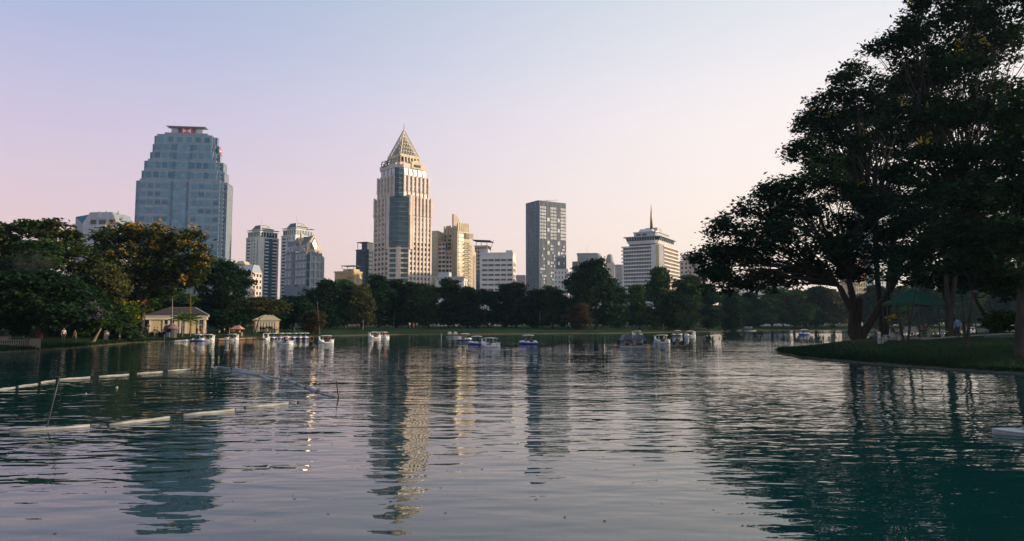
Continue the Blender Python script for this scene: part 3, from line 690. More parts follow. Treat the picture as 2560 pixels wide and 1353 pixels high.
# --- dark slim tower with pale window columns
def dark_tower():
    B = Bld('dark_tower', 'dark slate-grey slab tower with columns of pale window panels', 1346, 1314.5, 1415.5, 600, 600, 58)
    a, b = B.a, B.b; zt = B.z(506)
    mb = MB(); r_ = 2.6
    arc = [(-r_ + r_ * math.sin(t), r_ - r_ * math.cos(t)) for t in np.linspace(0, math.pi / 2, 6)]
    mb.prism([(-a, 0)] + arc + [(0, b), (-a, b)], 0, zt + 2.0); B.part('wall', mb, 'slate')
    # left face: interwoven relief
    mb = MB(); z = 3.0; k = 0
    while z < zt - 2:
        for q in range(3):
            s_ = a * (.16 + .2 * q) + (1.1 if k % 2 else -1.1) * (.6); fbox(mb, B.F, s_ - .9, s_ + .9, z, z + 2.6, -.05, .3)
        z += 3.0; k += 1
    B.part('facade_relief', mb, 'slate_fin', kind='stuff')
    mb = MB(); z = 3.0
    while z < zt - 1: fbox(mb, B.F, a * .74, a - r_, z, z + 1.3, -.05, .35); z += 3.0
    B.part('louvre', mb, 'slate_fin', kind='stuff')
    zm = B.z(599)
    groups = [(.05, .27), (.42, .64), (.79, .98)]
    for i in range(21):
        s_ = b * (.03 + .94 * i / 20); mb = MB(); fbox(mb, B.R, s_ - .22, s_ + .22, 0, zt + 1.4 - .0, .0, .3); B.part('fin', mb, 'slate_fin')
    rng = random.Random(4); up = MB(); lo = MB(); fl = 3.0
    for g0, g1 in groups:
        for c in range(4):
            s_ = b * (g0 + (g1 - g0) * (c + .5) / 4)
            z = zm + 1
            while z < zt - 4.5: fbox(up, B.R, s_ - .55, s_ + .55, z, z + 2.1, -.1, .42); z += fl
            z = 25
            while z < zm - 3:
                if rng.random() < .45 and (c in (1, 2) or rng.random() < .25): fbox(lo, B.R, s_ - .6, s_ + .6, z, z + 1.7, -.1, .44)
                z += fl
    B.part('window_panel', up, 'glass_pale', kind='stuff'); B.part('scattered_window_panel', lo, 'glass_pale', kind='stuff')
    for s_ in (.345, .715):
        mb = MB(); fbox(mb, B.R, b * s_ - 1.5, b * s_ + 1.5, 3, zt - 3, -.2, .2); B.part('dark_channel', mb, 'navy_wall')
        for py in (547, 573, 605, 631, 656): z = B.z(py); mb = MB(); fbox(mb, B.R, b * s_ - 1.2, b * s_ + 1.2, z - 1.6, z + 1.6, .2, .5); B.part('sky_garden_panel', mb, 'glass_pale')
    mb = MB(); mb.bar((-a * .3, b * .45, zt + 2), (-a * .3, b * .45, zt + 4.6), .2); mb.bar((-a * .5, b * .25, zt + 3.4), (-a * .1, b * .75, zt + 4.6), .16); B.part('roof_crane', mb, 'dark_steel')
dark_tower()

# --- balconied hotel with a golden spire
def spire_hotel():
    B = Bld('spire_hotel', 'white balconied hotel block with flared top storey and a golden spire', 1651, 1557.5, 1693.5, 640, 470, 30)
    a, b = B.a, B.b; zt = B.z(612); fl = 2.62; n = int(zt / fl)
    ch = 3.4
    mb = MB(); mb.prism([(-a, 0), (-ch, 0), (0, ch), (0, b), (-a, b)], 0, zt); B.part('wall', mb, 'tower_grey')
    mb = MB(); fbox(mb, B.F, 1, a - 6.5, 2, zt - .6, -.2, .12); B.part('glazing', mb, 'glass_dark')
    mb = MB(); fbox(mb, B.R, ch + 1, b - .8, 2, zt - .6, -.2, .12); B.part('glazing', mb, 'glass_warm')  # right side's glass and mullions coloured warm as if sunlit
    mb = MB(); piers(mb, B.F, .8, a - 6.3, 2, zt - .4, 17, .45, .75); B.part('mullion', mb, 'tower_grey', kind='stuff')
    mb = MB(); piers(mb, B.R, ch + .6, b - .6, 2, zt - .4, 13, .9, .75); B.part('mullion', mb, 'stone_tan', kind='stuff')
    for k in range(int(n * .3), n + 1):
        z = zt - (n - k) * fl; mb = MB(); fbox(mb, B.F, -.7, a - 6.2, z - .95, z - .05, -.1, 1.5); B.part('balcony', mb, 'tower_white')
        mb = MB(); fbox(mb, B.R, ch + .3, b + .6, z - .95, z - .05, -.1, 1.5); B.part('balcony', mb, 'tower_white')
    mb = MB(); mb.prism([(-6.4, -.9), (-ch + .4, -.9), (.9, ch - .4), (.9, ch + .5), (-2, ch + .5), (-6.4, 2)], 0, zt + .5); B.part('corner_wall', mb, 'tower_white')
    mb = MB(); d_ = .18; mb.prism([(-ch * .72, -.9 + ch * .1), (-ch * .28 + .1, -.9 + ch * .55 - .2), (-ch * .28 - .8, ch * .6), (-ch * .72 - .8, ch * .2)], 2, zt + .3); 
    B.part('olive_stripe', MB().prism([(-2.9, -.98), (-1.2, .55), (-1.6, 1.0), (-3.2, -.4)], 2, zt + .2), 'olive')
    # top: neck, flared ring of windows, roofs
    z1, z2, z3, z4 = B.z(606), B.z(598), B.z(587), B.z(578)
    def rect(i): return [(-a + i, i), (-ch - i * .4, i), (-i, ch + i * .4), (-i, b - i), (-a + i, b - i)]
    B.part('neck', MB().prism(rect(3.5), zt, z1), 'roof_dark')
    B.part('ring_parapet', MB().prism(rect(3.2), z1, z2, 0, rect(2.0)), 'tower_white')
    B.part('ring_window', MB().prism(rect(2.1), z2, z3 - .6, 0, rect(1.5)), 'glass_dark')
    mb = MB()
    for q in range(12):
        s_ = 2.2 + (a - ch - 3.4) * q / 11; mb.bar((-a + s_, 2.0, z2), (-a + s_, 1.25, z3 - .5), .14)
    for q in range(9): s_ = ch + 1.4 + (b - ch - 4) * q / 8; mb.bar((-2.0, s_, z2), (-1.25, s_, z3 - .5), .14)
    B.part('ring_mullion', mb, 'tower_white', kind='stuff')
    B.part('ring_roof', MB().prism(rect(.2), z3 - .6, z3, 0, rect(.5)), 'roof_metal')
    pc = a * .22
    B.part('upper_storey', MB().prism([(-a + 6.5, 5), (-5, 5), (-4, 7), (-4, b - 8), (-a + 6.5, b - 8)], z3, z4 + .4), 'tower_grey')
    mb = MB(); fbox(mb, ('F', -a + 6.5, 5), 2, 5, z3 + .8, z4 - .4, -.1, .15); fbox(mb, ('F', -a + 6.5, 5), 6.2, 9.4, z3 + .8, z4 - .4, -.1, .15); B.part('dark_window', mb, 'glass_dark')
    B.part('upper_roof', MB().prism([(-a + 6, 4.4), (-4.4, 4.4), (-3.2, 6.6), (-3.2, b - 7.4), (-a + 6, b - 7.4)], z4 + .4, z4 + 1.0), 'roof_metal')
    z5 = B.z(566)
    B.part('penthouse', MB().prism([(-a + 9, 7), (-7, 7), (-7, b - 14), (-a + 9, b - 14)], z4 + 1, z5, 0, [(-a + 10, 8.2), (-9, 8.2), (-9, b - 15), (-a + 10, b - 15)]), 'tower_white')
    B.part('plant_box', MB().box(-a + 12, -6.5, 14, b - 15, z4 + 1, z5 + 1.4), 'tower_grey')
    sb = at(1628.5, 568, 476); loc = B.root.rotation_euler.to_matrix().inverted() @ (sb - B.root.location)
    hz = zat(510, 476) - B.zb; mb = MB(); mb.tube([(loc.x, loc.y, z5 - 1), (loc.x, loc.y, z5 + (hz - z5) * .45), (loc.x, loc.y, hz)], [1.15, .72, .06], 8); B.part('spire', mb, 'spire_gold')
spire_hotel()

# --- tan tower with a curved blade on its crown
def blade_tower():
    B = Bld('blade_crowned_tower', 'cream apartment tower with a curved blade rising from its colonnaded crown', 1144, 1109, 1190, 640, 540, 48)
    a, b = B.a, B.b; zt = B.z(592); zc = B.z(577); fl = 3.1; n = int(zt / fl)
    mb = MB(); mb.box(-a, 0, 0, b * .62, 0, zc); mb.box(-a * .9, 0, b * .6, b * .82, 0, zt - 3); mb.box(-a * .8, 0, b * .8, b, 0, zt - 11); B.part('wall', mb, 'stone_cream')
    mb = MB(); fbox(mb, B.F, 1, a * .62, 3, zc - 2, -.2, .1); B.part('glazing', mb, 'glass_dark')
    mb = MB(); bands(mb, B.F, .6, a * .64, 3, zc - 2, n, 1.2, .6); B.part('floor_slab', mb, 'stone_tan', kind='stuff')
    for s_ in (.5, a * .3, a * .64): mb = MB(); fbox(mb, B.F, s_ - .7, s_ + .7, 0, zc, -.1, 1.0); B.part('pier', mb, 'stone_tan')
    mb = MB(); fbox(mb, B.F, a * .68, a - .01, 0, zc - 1, -.1, .5); B.part('corner_pier', mb, 'stone_tan')
    for s0, s1, zz in ((.04, .34, zc - 2), (.6, .74, zt - 6), (.88, .98, zt - 14)):
        mb = MB(); fbox(mb, B.R, b * s0, b * s1, 3, zz, -.2, .12); B.part('glazing', mb, 'glass_warm')  # sunlit look coloured into the right face's glass
        mb = MB(); bands(mb, B.R, b * s0, b * s1, 3, zz, int(zz / fl), .8, .3); piers(mb, B.R, b * s0, b * s1, 3, zz, 4, .35, .32); B.part('facade_grid', mb, 'stone_cream', kind='stuff')
    for s_ in (.42, .55):
        for k in range(int(n * .35), n):
            z = k * fl; mb = MB(); fbox(mb, B.R, b * s_ - 1.6, b * s_ + 1.6, z, z + 1.5, -.2, .14); B.part('recess', mb, 'glass_dark')
            mb = MB(); fbox(mb, B.R, b * s_ - 1.8, b * s_ + 1.8, z - .2, z + .75, .14, 1.1); B.part('balcony', mb, 'stone_cream')
    for k in range(5): mb = MB(); fbox(mb, B.R, b * .36, b * .8, zt - 2 - k * .9 + 5, zt - 1.6 - k * .9 + 5, -.2, 1.6); B.part('cornice', mb, 'stone_tan')
    # crown
    zk = B.z(559)
    mb = MB(); mb.box(-a + 2, -1, 1.0, b * .58, zc, zk - 2); B.part('crown_core', mb, 'stone_tan')
    for q in range(6):
        y = 1 + b * .56 * q / 5; mb = MB(); mb.box(-1.4, .2, y - .9, y + .5, zc, zk); mb.hull([(-1.4, y - .9, zk), (.2, y - .9, zk), (.2, y + .5, zk), (-1.4, y + .5, zk), (-.6, y - .2, zk + 1.4)]); B.part('crown_pier', mb, 'stone_cream')
    for q in range(3):
        x = -a + .8 + a * .35 * q / 2; mb = MB(); mb.box(x - .7, x + .7, -.2, 1.2, zc - 6, zk - .5); B.part('crown_pier', mb, 'stone_tan')
    zb = B.z(532); mb = MB(); cx = -a * .42; pts = [(0, 0)]
    hgt = zb - zc; wd = b * .34
    prof = [(1.0, zc - 4), (1.0, zb)] + [(1.0 + wd * math.sin(t), zb - hgt * (1 - math.cos(t)) * .62) for t in np.linspace(.3, math.pi / 2, 8)] + [(1.0 + wd, zc - 4)]
    nP = len(prof); mb.add([(cx + d, y, z) for d in (.9, -.9) for y, z in prof], [tuple(range(nP)), tuple(range(nP, 2 * nP))[::-1]] + [(q, nP + q, nP + (q + 1) % nP, (q + 1) % nP) for q in range(nP)]); B.part('crown_blade', mb, 'stone_tan')
blade_tower()

# --- white office block with strip windows
def office_block():
    B = Bld('white_office_block', 'plain white office block with seven rows of dark strip windows', 1282, 1200, 1286, 660, 420, 7, b=16)
    a, b = B.a, B.b; zt = B.z(633); pw = lambda zx: (zx - 730) / (1155 - 730) * a
    mb = MB(); mb.box(-a, 0, 0, b, 0, zt); B.part('wall', mb, 'tower_white')
    mb = MB(); mb.box(-a - .2, .2, -.25, b + .2, zt - .5, zt + .5); B.part('parapet', mb, 'tower_white')
    mb = MB(); mb.box(-a - .8, -a + pw(825), 2, b - 2, zt - 1, B.z(620)); B.part('roof_house', mb, 'tower_grey')
    mb = MB(); mb.box(-a + pw(1060), -a + pw(1145), 2, b - 2, zt - 1, B.z(625)); B.part('roof_house', mb, 'tower_grey')
    for zy in (885, 950, 1015, 1077, 1140, 1205, 1270):
        zc = B.z(480 + zy / 5.203)
        for x0, x1 in ((758, 830), (838, 910), (920, 992), (1002, 1073), (1083, 1153)):
            mb = MB(); fbox(mb, B.F, pw(x0), min(pw(x1), a - .3), zc - .62, zc + .62, -.3, .04); o = B.part('window', mb, 'glass_dark')
            mb = MB(); fbox(mb, B.F, pw(x0) - .15, min(pw(x1), a - .3) + .15, zc - .85, zc - .62, -.1, .3); B.part('sill', mb, 'tower_white', parent=o)
    for q in range(6): s_ = pw(754 + 80 * q); mb = MB(); fbox(mb, B.F, s_ - .2, s_ + .2, 0, zt - 8, -.1, .22); B.part('rib', mb, 'tower_white')
    mb = MB(); fbox(mb, B.R, 2, b - 2, 4, zt - 6, -.1, .1); B.part('glazing', mb, 'glass_warm')
    mb = MB(); bands(mb, B.R, .5, b - .5, 4, zt - 5, 10, 1.6, .3); B.part('wall_band', mb, 'stone_pink', kind='stuff')
    mb = MB(); mb.box(-a - 2.6, -a - .05, 1, b, 0, B.z(676)); B.part('blue_annex', mb, 'glass_strip')
office_block()

# --- chamfered silver glass building far left
def silver():
    B = Bld('faceted_glass_building', 'silver faceted glass office block with slanted shoulders behind the left trees', 205, 166, 297, 600, 520, 12, a=13, b=18)
    w = at(297, 600, 520).x - at(205, 600, 520).x; wl = at(205, 600, 520).x - at(166, 600, 520).x; z0, zt = 0, B.z(531); zs = B.z(566); b = 22
    B.root.rotation_euler = (0, 0, R(-4))
    B.part('facade', MB().hull([(0, 0, 0), (w, 0, 0), (w, b, 0), (0, b, 0), (0, 0, B.z(557)), (5.5, 0, zt), (w - 5, 0, zt), (w, 0, zs), (w, b, zs), (w - 5, b, zt), (4, b, zt), (0, b, B.z(557))]), 'glass_silver')
    B.part('wing', MB().hull([(-wl, 8, 0), (0, .6, 0), (0, b, 0), (-wl, b, 0), (-wl, 8, B.z(538)), (0, .6, B.z(562)), (2.5, 6, zt - .4), (0, b, zt - .4), (-wl, b, B.z(538))]), 'glass_strip')
    mb = MB(); z = 8.0
    while z < zs: mb.box(.2, w + .12, -.14, .1, z, z + .16); z += 3.2
    for q in range(13): x = .4 + (w - .8) * q / 12; mb.box(x - .08, x + .08, -.16, .1, 4, (zt if 5.5 < x < w - 5 else zs - 1))
    B.part('glazing_grid', mb, 'panel_pale', kind='stuff')
    for q in range(7): z = zs - 1 - q * 4.2; mb = MB(); mb.box(w * .42, w * .68, -1.2, .2, z, z + 1.4); B.part('balcony', mb, 'tower_white')
    for x0, x1 in ((.22, .38), (.46, .66), (.74, .9)): mb = MB(); mb.box(w * x0, w * x1, -.25, .1, zs + 1.5, zs + 5); B.part('dark_window', mb, 'glass_dark')
    for q, x in enumerate((.3, .5, .85)): mb = MB(); mb.tube([(w * x, 6, zt - .5), (w * x, 6, zt + 1.8)], [.5, .3], 6); B.part('roof_vent', mb, 'steel')
silver()

# --- smaller buildings
def plain(name, label, C, L, Rr, ytop, D, phi, wall, glz, floors=3.2, bays=(5, 4), band=1.3, pier=.6, b=None, a=None, extra=None, cat='building', roof=True):
    B = Bld(name, label, C, L, Rr, min(ytop + 30, 690), D, phi, b=b, a=a, cat=cat); a, b = B.a, B.b; zt = B.z(ytop); n = max(2, int(zt / floors))
    B.part('wall', MB().box(-a, 0, 0, b, 0, zt), glz)
    for nm, face, L_, nb in (('front', B.F, a, bays[0]), ('side', B.R, b, bays[1])):
        mb = MB(); bands(mb, face, 0, L_, 0, zt, n, band, .4); B.part('spandrel', mb, wall, kind='stuff')
        mb = MB(); piers(mb, face, 0, L_, 0, zt - .05, nb, pier, .55); B.part('pier', mb, wall, kind='stuff')
    if roof: B.part('parapet', MB().box(-a - .6, .6, -.6, b + .4, zt, zt + .9), wall)
    if extra: extra(B, a, b, zt)
    return B
def ex_navy(B, a, b, zt):
    for x, y in ((-a + .6, .6), (-.6, .6), (-.6, b - .6), (-a + .6, b - .6)): B.part('roof_post', MB().bar((x, y, zt + .5), (x, y, zt + 6.2), .22), 'dark_steel')
    B.part('roof_frame', MB().box(-a, 0, 0, b, zt + 6.2, zt + 6.7), 'dark_steel'); B.part('plant_room', MB().box(-a * .55, -.8, 1, b - 1, zt + .9, zt + 6.2), 'navy_wall')
plain('navy_office_building', 'narrow dark navy building just left of the lattice-topped tower', 914, 891, 936, 626, 520, 30, 'navy_wall', 'glass_strip', band=2.2, extra=ex_navy)
def ex_step(B, a, b, zt):
    for q, (x0, x1, py) in enumerate(((.3, 6.5, 606), (6.5, 12, 628), (12, 15.5, 640))):
        z = B.z(py); B.part('lower_wing', MB().box(x0, x1, 1 + q, b, 0, z), 'glass_dark'); mb = MB(); fb = ('F', x0, 1 + q); bands(mb, fb, 0, x1 - x0, 0, z, int(z / 3.4), 1.5, .4); piers(mb, fb, 0, x1 - x0, 0, z - .1, 2, .6, .6); B.part('wing_frame', mb, 'stone_pink', kind='stuff')
    z = B.z(606); mb = MB(); mb.box(.3, 1.0, .2, 1.1, z - 9, z + 3); mb.box(.3, 6.5, .2, 1.1, z, z + .8); mb.box(5, 11, .8, 1.6, z - 10, z - 9); B.part('red_frame', mb, 'red_frame')
plain('stepped_cream_building', 'pale stepped building tucked behind the right side of the lattice-topped tower', 1094, 1066, 1099, 580, 545, 12, 'stone_cream', 'glass_pale', b=14, band=1.9, extra=ex_step)
def ex_slope(B, a, b, zt):
    z1 = B.z(660); mb = MB(); mb.hull([(-a - .4, -.5, zt), (.4, -.5, zt), (.4, b, zt), (-a - .4, b, zt), (-a + 2, b * .45, z1), (-1.8, b * .45, z1), (-1.8, b, z1), (-a + 2, b, z1)]); rf = B.part('roof', mb, 'roof_metal')
    mb = MB()
    for q in range(10): x = -a + (a) * q / 9; mb.bar((x, -.5, zt + .1), (-a + 2 + (a - 3.8) * q / 9, b * .45, z1 + .05), .12)
    for q in range(4): v_ = q / 4; mb.bar((-a - .4 + 2.4 * v_, -.5 + (b * .45 + .5) * v_, zt + (z1 - zt) * v_ + .08), (.4 - 2.2 * v_, -.5 + (b * .45 + .5) * v_, zt + (z1 - zt) * v_ + .08), .1)
    B.part('roof_rib', mb, 'tower_white', parent=rf, kind='stuff')
    B.part('roof_lantern', MB().hull([(-a + 1, 4, z1), (-a * .45, 4, z1), (-a * .45, b, z1), (-a + 1, b, z1), (-a + 3, 6, z1 + 2.6), (-a * .6, 6, z1 + 2.6), (-a * .6, b, z1 + 2.6), (-a + 3, b, z1 + 2.6)]), 'stone_tan')
plain('metal_roofed_building', 'beige low block with a sloping ribbed metal roof beside the stepped tower', 630, 572, 634, 680, 440, 8, 'stone_pink', 'glass_dark', floors=3.6, bays=(6, 3), band=2.0, pier=1.6, b=12, extra=ex_slope, roof=False)
def ex_yel(B, a, b, zt):
    B.part('upper_storey', MB().box(-a * .62, -a * .05, 1, b - 1, zt, B.z(672)), 'yellow_wall'); B.part('dark_window', MB().box(-a * .35, -a * .2, .9, 1.05, B.z(678), B.z(673.5)), 'glass_dark')
    B.part('roof_terrace', MB().box(-a * .95, -a * .66, 1, b - 1, zt, B.z(677)), 'slate')
    for x in (-a * .7, -a * .4, -a * .06): B.part('roof_post', MB().bar((x, 1.4, B.z(672)), (x, 1.4, B.z(664)), .15), 'dark_steel')
    B.part('roof_canopy', MB().box(-a * .74, 0, .6, b - .6, B.z(664), B.z(663)), 'roof_dark'); B.part('awning', MB().hull([(-a * .3, -1.5, B.z(694)), (.4, -1.5, B.z(694)), (-a * .3, .2, B.z(690)), (.4, .2, B.z(690))]), 'red_frame')
plain('yellow_rooftop_house', 'small ochre-yellow block with a roof canopy left of the lattice-topped tower', 884, 838, 889, 681, 430, 20, 'yellow_wall', 'yellow_wall', bays=(3, 2), b=9, extra=ex_yel)
def ex_low(B, a, b, zt):
    B.part('roof_slab', MB().box(-a - 1.2, 1.2, -1.2, b, zt + .9, zt + 1.7), 'roof_metal'); B.part('vent_house', MB().box(-a * .95, -a * .55, 2, b - 2, zt + 1.7, zt + 4.6), 'tower_grey')
plain('low_white_pavilion_block', 'low white flat-roofed block peeking over the trees below the blade-crowned tower', 1158, 1090, 1163, 699, 390, 6, 'tower_white', 'tower_white', bays=(4, 2), b=12, extra=ex_low)
def ex_can(B, a, b, zt):
    B.part('roof_canopy', MB().hull([(-a - 2, -2, zt + 5.6), (3.0, -2, zt + 4.6), (3.0, b, zt + 4.6), (-a - 2, b, zt + 5.6), (-a - 2, -2, zt + 6.1), (3, -2, zt + 5.1), (3, b, zt + 5.1), (-a - 2, b, zt + 6.1)]), 'roof_dark')
    for x in (-a + 1, -a * .5, -.5): B.part('roof_post', MB().bar((x, .8, zt), (x, .8, zt + 5.2), .3), 'tower_grey')
    B.part('roof_crane', MB().bar((1.8, 3, zt - 4), (5.2, 3, zt + 6), .22), 'red_frame')
plain('canopy_topped_building', 'tan block with a slanted roof canopy behind the white office block', 1218, 1187, 1223, 616, 600, 10, 'stone_tan', 'glass_dark', b=14, extra=ex_can)
plain('hazy_white_block', 'small white windowed block at the right foot of the dark slab tower', 1418, 1386, 1424, 676, 440, 12, 'tower_white', 'glass_dark', floors=3.0, bays=(4, 2), pier=1.4, band=1.6, b=9)
def ex_hall(B, a, b, zt):
    B.part('roof', MB().hull([(-a - 3, -2, zt - 1.5), (0, -2, zt + 5), (0, b, zt + 5), (-a - 3, b, zt - 1.5), (-a - 3, -2, zt - .8), (0, -2, zt + 5.8), (0, b, zt + 5.8), (-a - 3, b, zt - .8)]), 'roof_metal')
plain('slant_roofed_hall', 'white hall with a long slanting roof behind the tall dark tree', 1466, 1424, 1470, 684, 420, 8, 'tower_white', 'tower_grey', bays=(6, 2), b=14, extra=ex_hall, roof=False)
def ex_dome(B, a, b, zt):
    B.part('rounded_end', MB().prism([(-a - 5, 0), (-a, -1), (-a, 8), (-a - 5, 8)], 0, zt - 7), 'olive')
    for x, s_ in ((1.5, 1.0), (12.5, .85)):
        z = zt - 4.5; d = B.part('turret', MB().box(x - 4.5 * s_, x + 4.5 * s_, 0, 9, 0, z - 4), 'stone_pink')
        mb = MB(); mb.lathe([(4.2 * s_, z - 4), (4.0 * s_, z), (3.2 * s_, z + 3.4 * s_), (2.0 * s_, z + 5 * s_), (.2, z + 5.6 * s_)], x, 4.5, 12); B.part('dome', mb, 'far_grey', parent=d)
    B.part('mast', MB().bar((-a * .5, 3, zt), (-a * .5, 3, zt + 9), .12), 'steel')
plain('domed_grey_building', 'hazy grey building with two domed turrets left of the spire hotel', 1492, 1444, 1496, 635, 640, 5, 'far_grey', 'far_grey', b=12, bays=(2, 2), extra=ex_dome)
def ex_pink(B, a, b, zt):
    B.part('upper_storey', MB().box(-a * .8, -1, 2, b, zt, B.z(636)), 'pink_wall'); B.part('cornice', MB().box(-a * .84, -.6, 1.6, b, B.z(636), B.z(634)), 'pink_wall')
    mb = MB(); fbox(mb, ('F', -a * .8, 2), 1.5, a * .6, B.z(648), B.z(641), -.1, .1); B.part('dark_window', mb, 'glass_dark')
plain('pinkish_apartment_block', 'pale pinkish block half hidden by the big spreading tree', 1762, 1700, 1768, 654, 520, 8, 'pink_wall', 'glass_dark', bays=(6, 3), band=1.8, pier=1.5, b=14, extra=ex_pink)
plain('pale_low_block', 'tiny pale block in the gap left of the dark slab tower', 1312, 1288, 1316, 690, 700, 5, 'pink_wall', 'glass_pale', b=12)
plain('pale_block', 'small hazy pale block between the tall dark tree and the spire hotel', 1556, 1538, 1560, 664, 640, 5, 'far_grey', 'glass_pale', b=12)
plain('pale_glass_tower', 'pale glass tower glimpsed through the crown of the big tree', 2236, 2176, 2242, 500, 620, -20, 'panel_pale', 'glass_silver', b=18)
plain('white_block', 'white block glimpsed behind the left branches of the big spreading tree', 1968, 1846, 1972, 716, 430, -8, 'tower_white', 'glass_pale', b=14, bays=(10, 2))
plain('cream_block', 'cream block with red sign glimpsed right of the big tree trunk', 2166, 2136, 2172, 636, 460, -15, 'stone_cream', 'glass_warm', b=14, extra=lambda B, a, b, zt: B.part('red_sign', MB().box(-a * .8, -a * .2, -1, -.5, zt - 16, zt - 8), 'red_frame'))
plain('grey_block', 'grey block glimpsed through leaves at the right edge of the picture', 2548, 2490, 2554, 660, 420, -25, 'tower_grey', 'glass_pale', b=14)
# ------------------------------------------------------------------ trees
M['leaf_dark'] = leaf_mat('leaf_dark', (.006, .021, .012), (.026, .058, .022))
M['leaf_deep'] = leaf_mat('leaf_deep', (.008, .025, .012), (.028, .064, .023), .25)
M['leaf_green'] = leaf_mat('leaf_green', (.018, .050, .016), (.07, .13, .03))
M['leaf_fresh'] = leaf_mat('leaf_fresh', (.03, .07, .015), (.10, .16, .03))
M['leaf_olive'] = leaf_mat('leaf_olive', (.04, .05, .018), (.12, .12, .04))
M['leaf_brown'] = leaf_mat('leaf_brown', (.06, .05, .025), (.15, .10, .05))
M['leaf_golden'] = leaf_mat('leaf_golden', (.022, .045, .012), (.085, .10, .022))
M['blossom_orange'] = leaf_mat('blossom_orange', (.26, .14, .025), (.48, .28, .055), .3)
M['blossom_yellow'] = leaf_mat('blossom_yellow', (.40, .30, .02), (.70, .52, .05), .3)
M['blossom_purple'] = leaf_mat('blossom_purple', (.10, .06, .12), (.24, .17, .28), .3)
def leaf_cards(C, size, rs, up=.55, aspect=1.9, droop=0.0):
    """one small leaf-shaped quad at each centre in C"""
    n = len(C); nrm = rs.normal(size=(n, 3)); nrm[:, 2] = np.abs(nrm[:, 2]) + up * 2; nrm /= np.linalg.norm(nrm, axis=1)[:, None]
    d = rs.normal(size=(n, 3)); d[:, 2] -= droop; d -= nrm * (d * nrm).sum(1)[:, None]; d /= np.linalg.norm(d, axis=1)[:, None] + 1e-9
    w = np.cross(nrm, d); s = size * rs.uniform(.6, 1.35, n)[:, None]; L = s * d * .5 * aspect ** .5; Wd = s * w * .5 / aspect ** .5
    bend = nrm * s * .12
    V = np.stack([C - L, C + Wd + bend + L * .1, C + L, C - Wd + bend + L * .1], 1).reshape(-1, 3)
    return V, np.arange(n * 4).reshape(n, 4)
def clumps(blobs, rs, cr, dens):
    """clump centres spread through ellipsoidal boughs, most near their skins"""
    out = []; own = []
    for i, (x, y, z, rx, ry, rz) in enumerate(blobs):
        n = max(4, int(dens * (rx * ry + ry * rz + rx * rz) / (cr * cr) * .9))
        d = rs.normal(size=(n, 3)); d[:, 2] += .25; d /= np.linalg.norm(d, axis=1)[:, None]
        r = rs.uniform(.25, 1.0, n) ** .45 * rs.uniform(.85, 1.12, n)
        out.append(np.array([x, y, z]) + d * r[:, None] * np.array([rx, ry, rz])); own += [i] * n
    return np.concatenate(out), np.array(own)
def foliage(C, rs, cr, per, size, flat=.45, up=.55, droop=0.0):
    n = len(C); k = np.maximum(3, rs.poisson(per, n)); idx = np.repeat(np.arange(n), k)
    o = rs.normal(size=(len(idx), 3)) * np.array([1, 1, flat]) * cr * .55
    return leaf_cards(C[idx] + o, size, rs, up, droop=droop)
def limb(mb, p, q, r0, r1, rs, sag=.0, n=5, sides=5, wig=.05):
    p, q = Vector(p), Vector(q); L = (q - p).length; pts = []; rad = []
    for i in range(n + 1):
        t = i / n; v = p.lerp(q, t); v.z += math.sin(math.pi * t) * L * sag
        if 0 < i < n: v += Vector(rs.normal(size=3)) * L * wig * .5
        pts.append(v); rad.append(r0 + (r1 - r0) * t)
    mb.tube(pts, rad, sides, cap=False); return pts
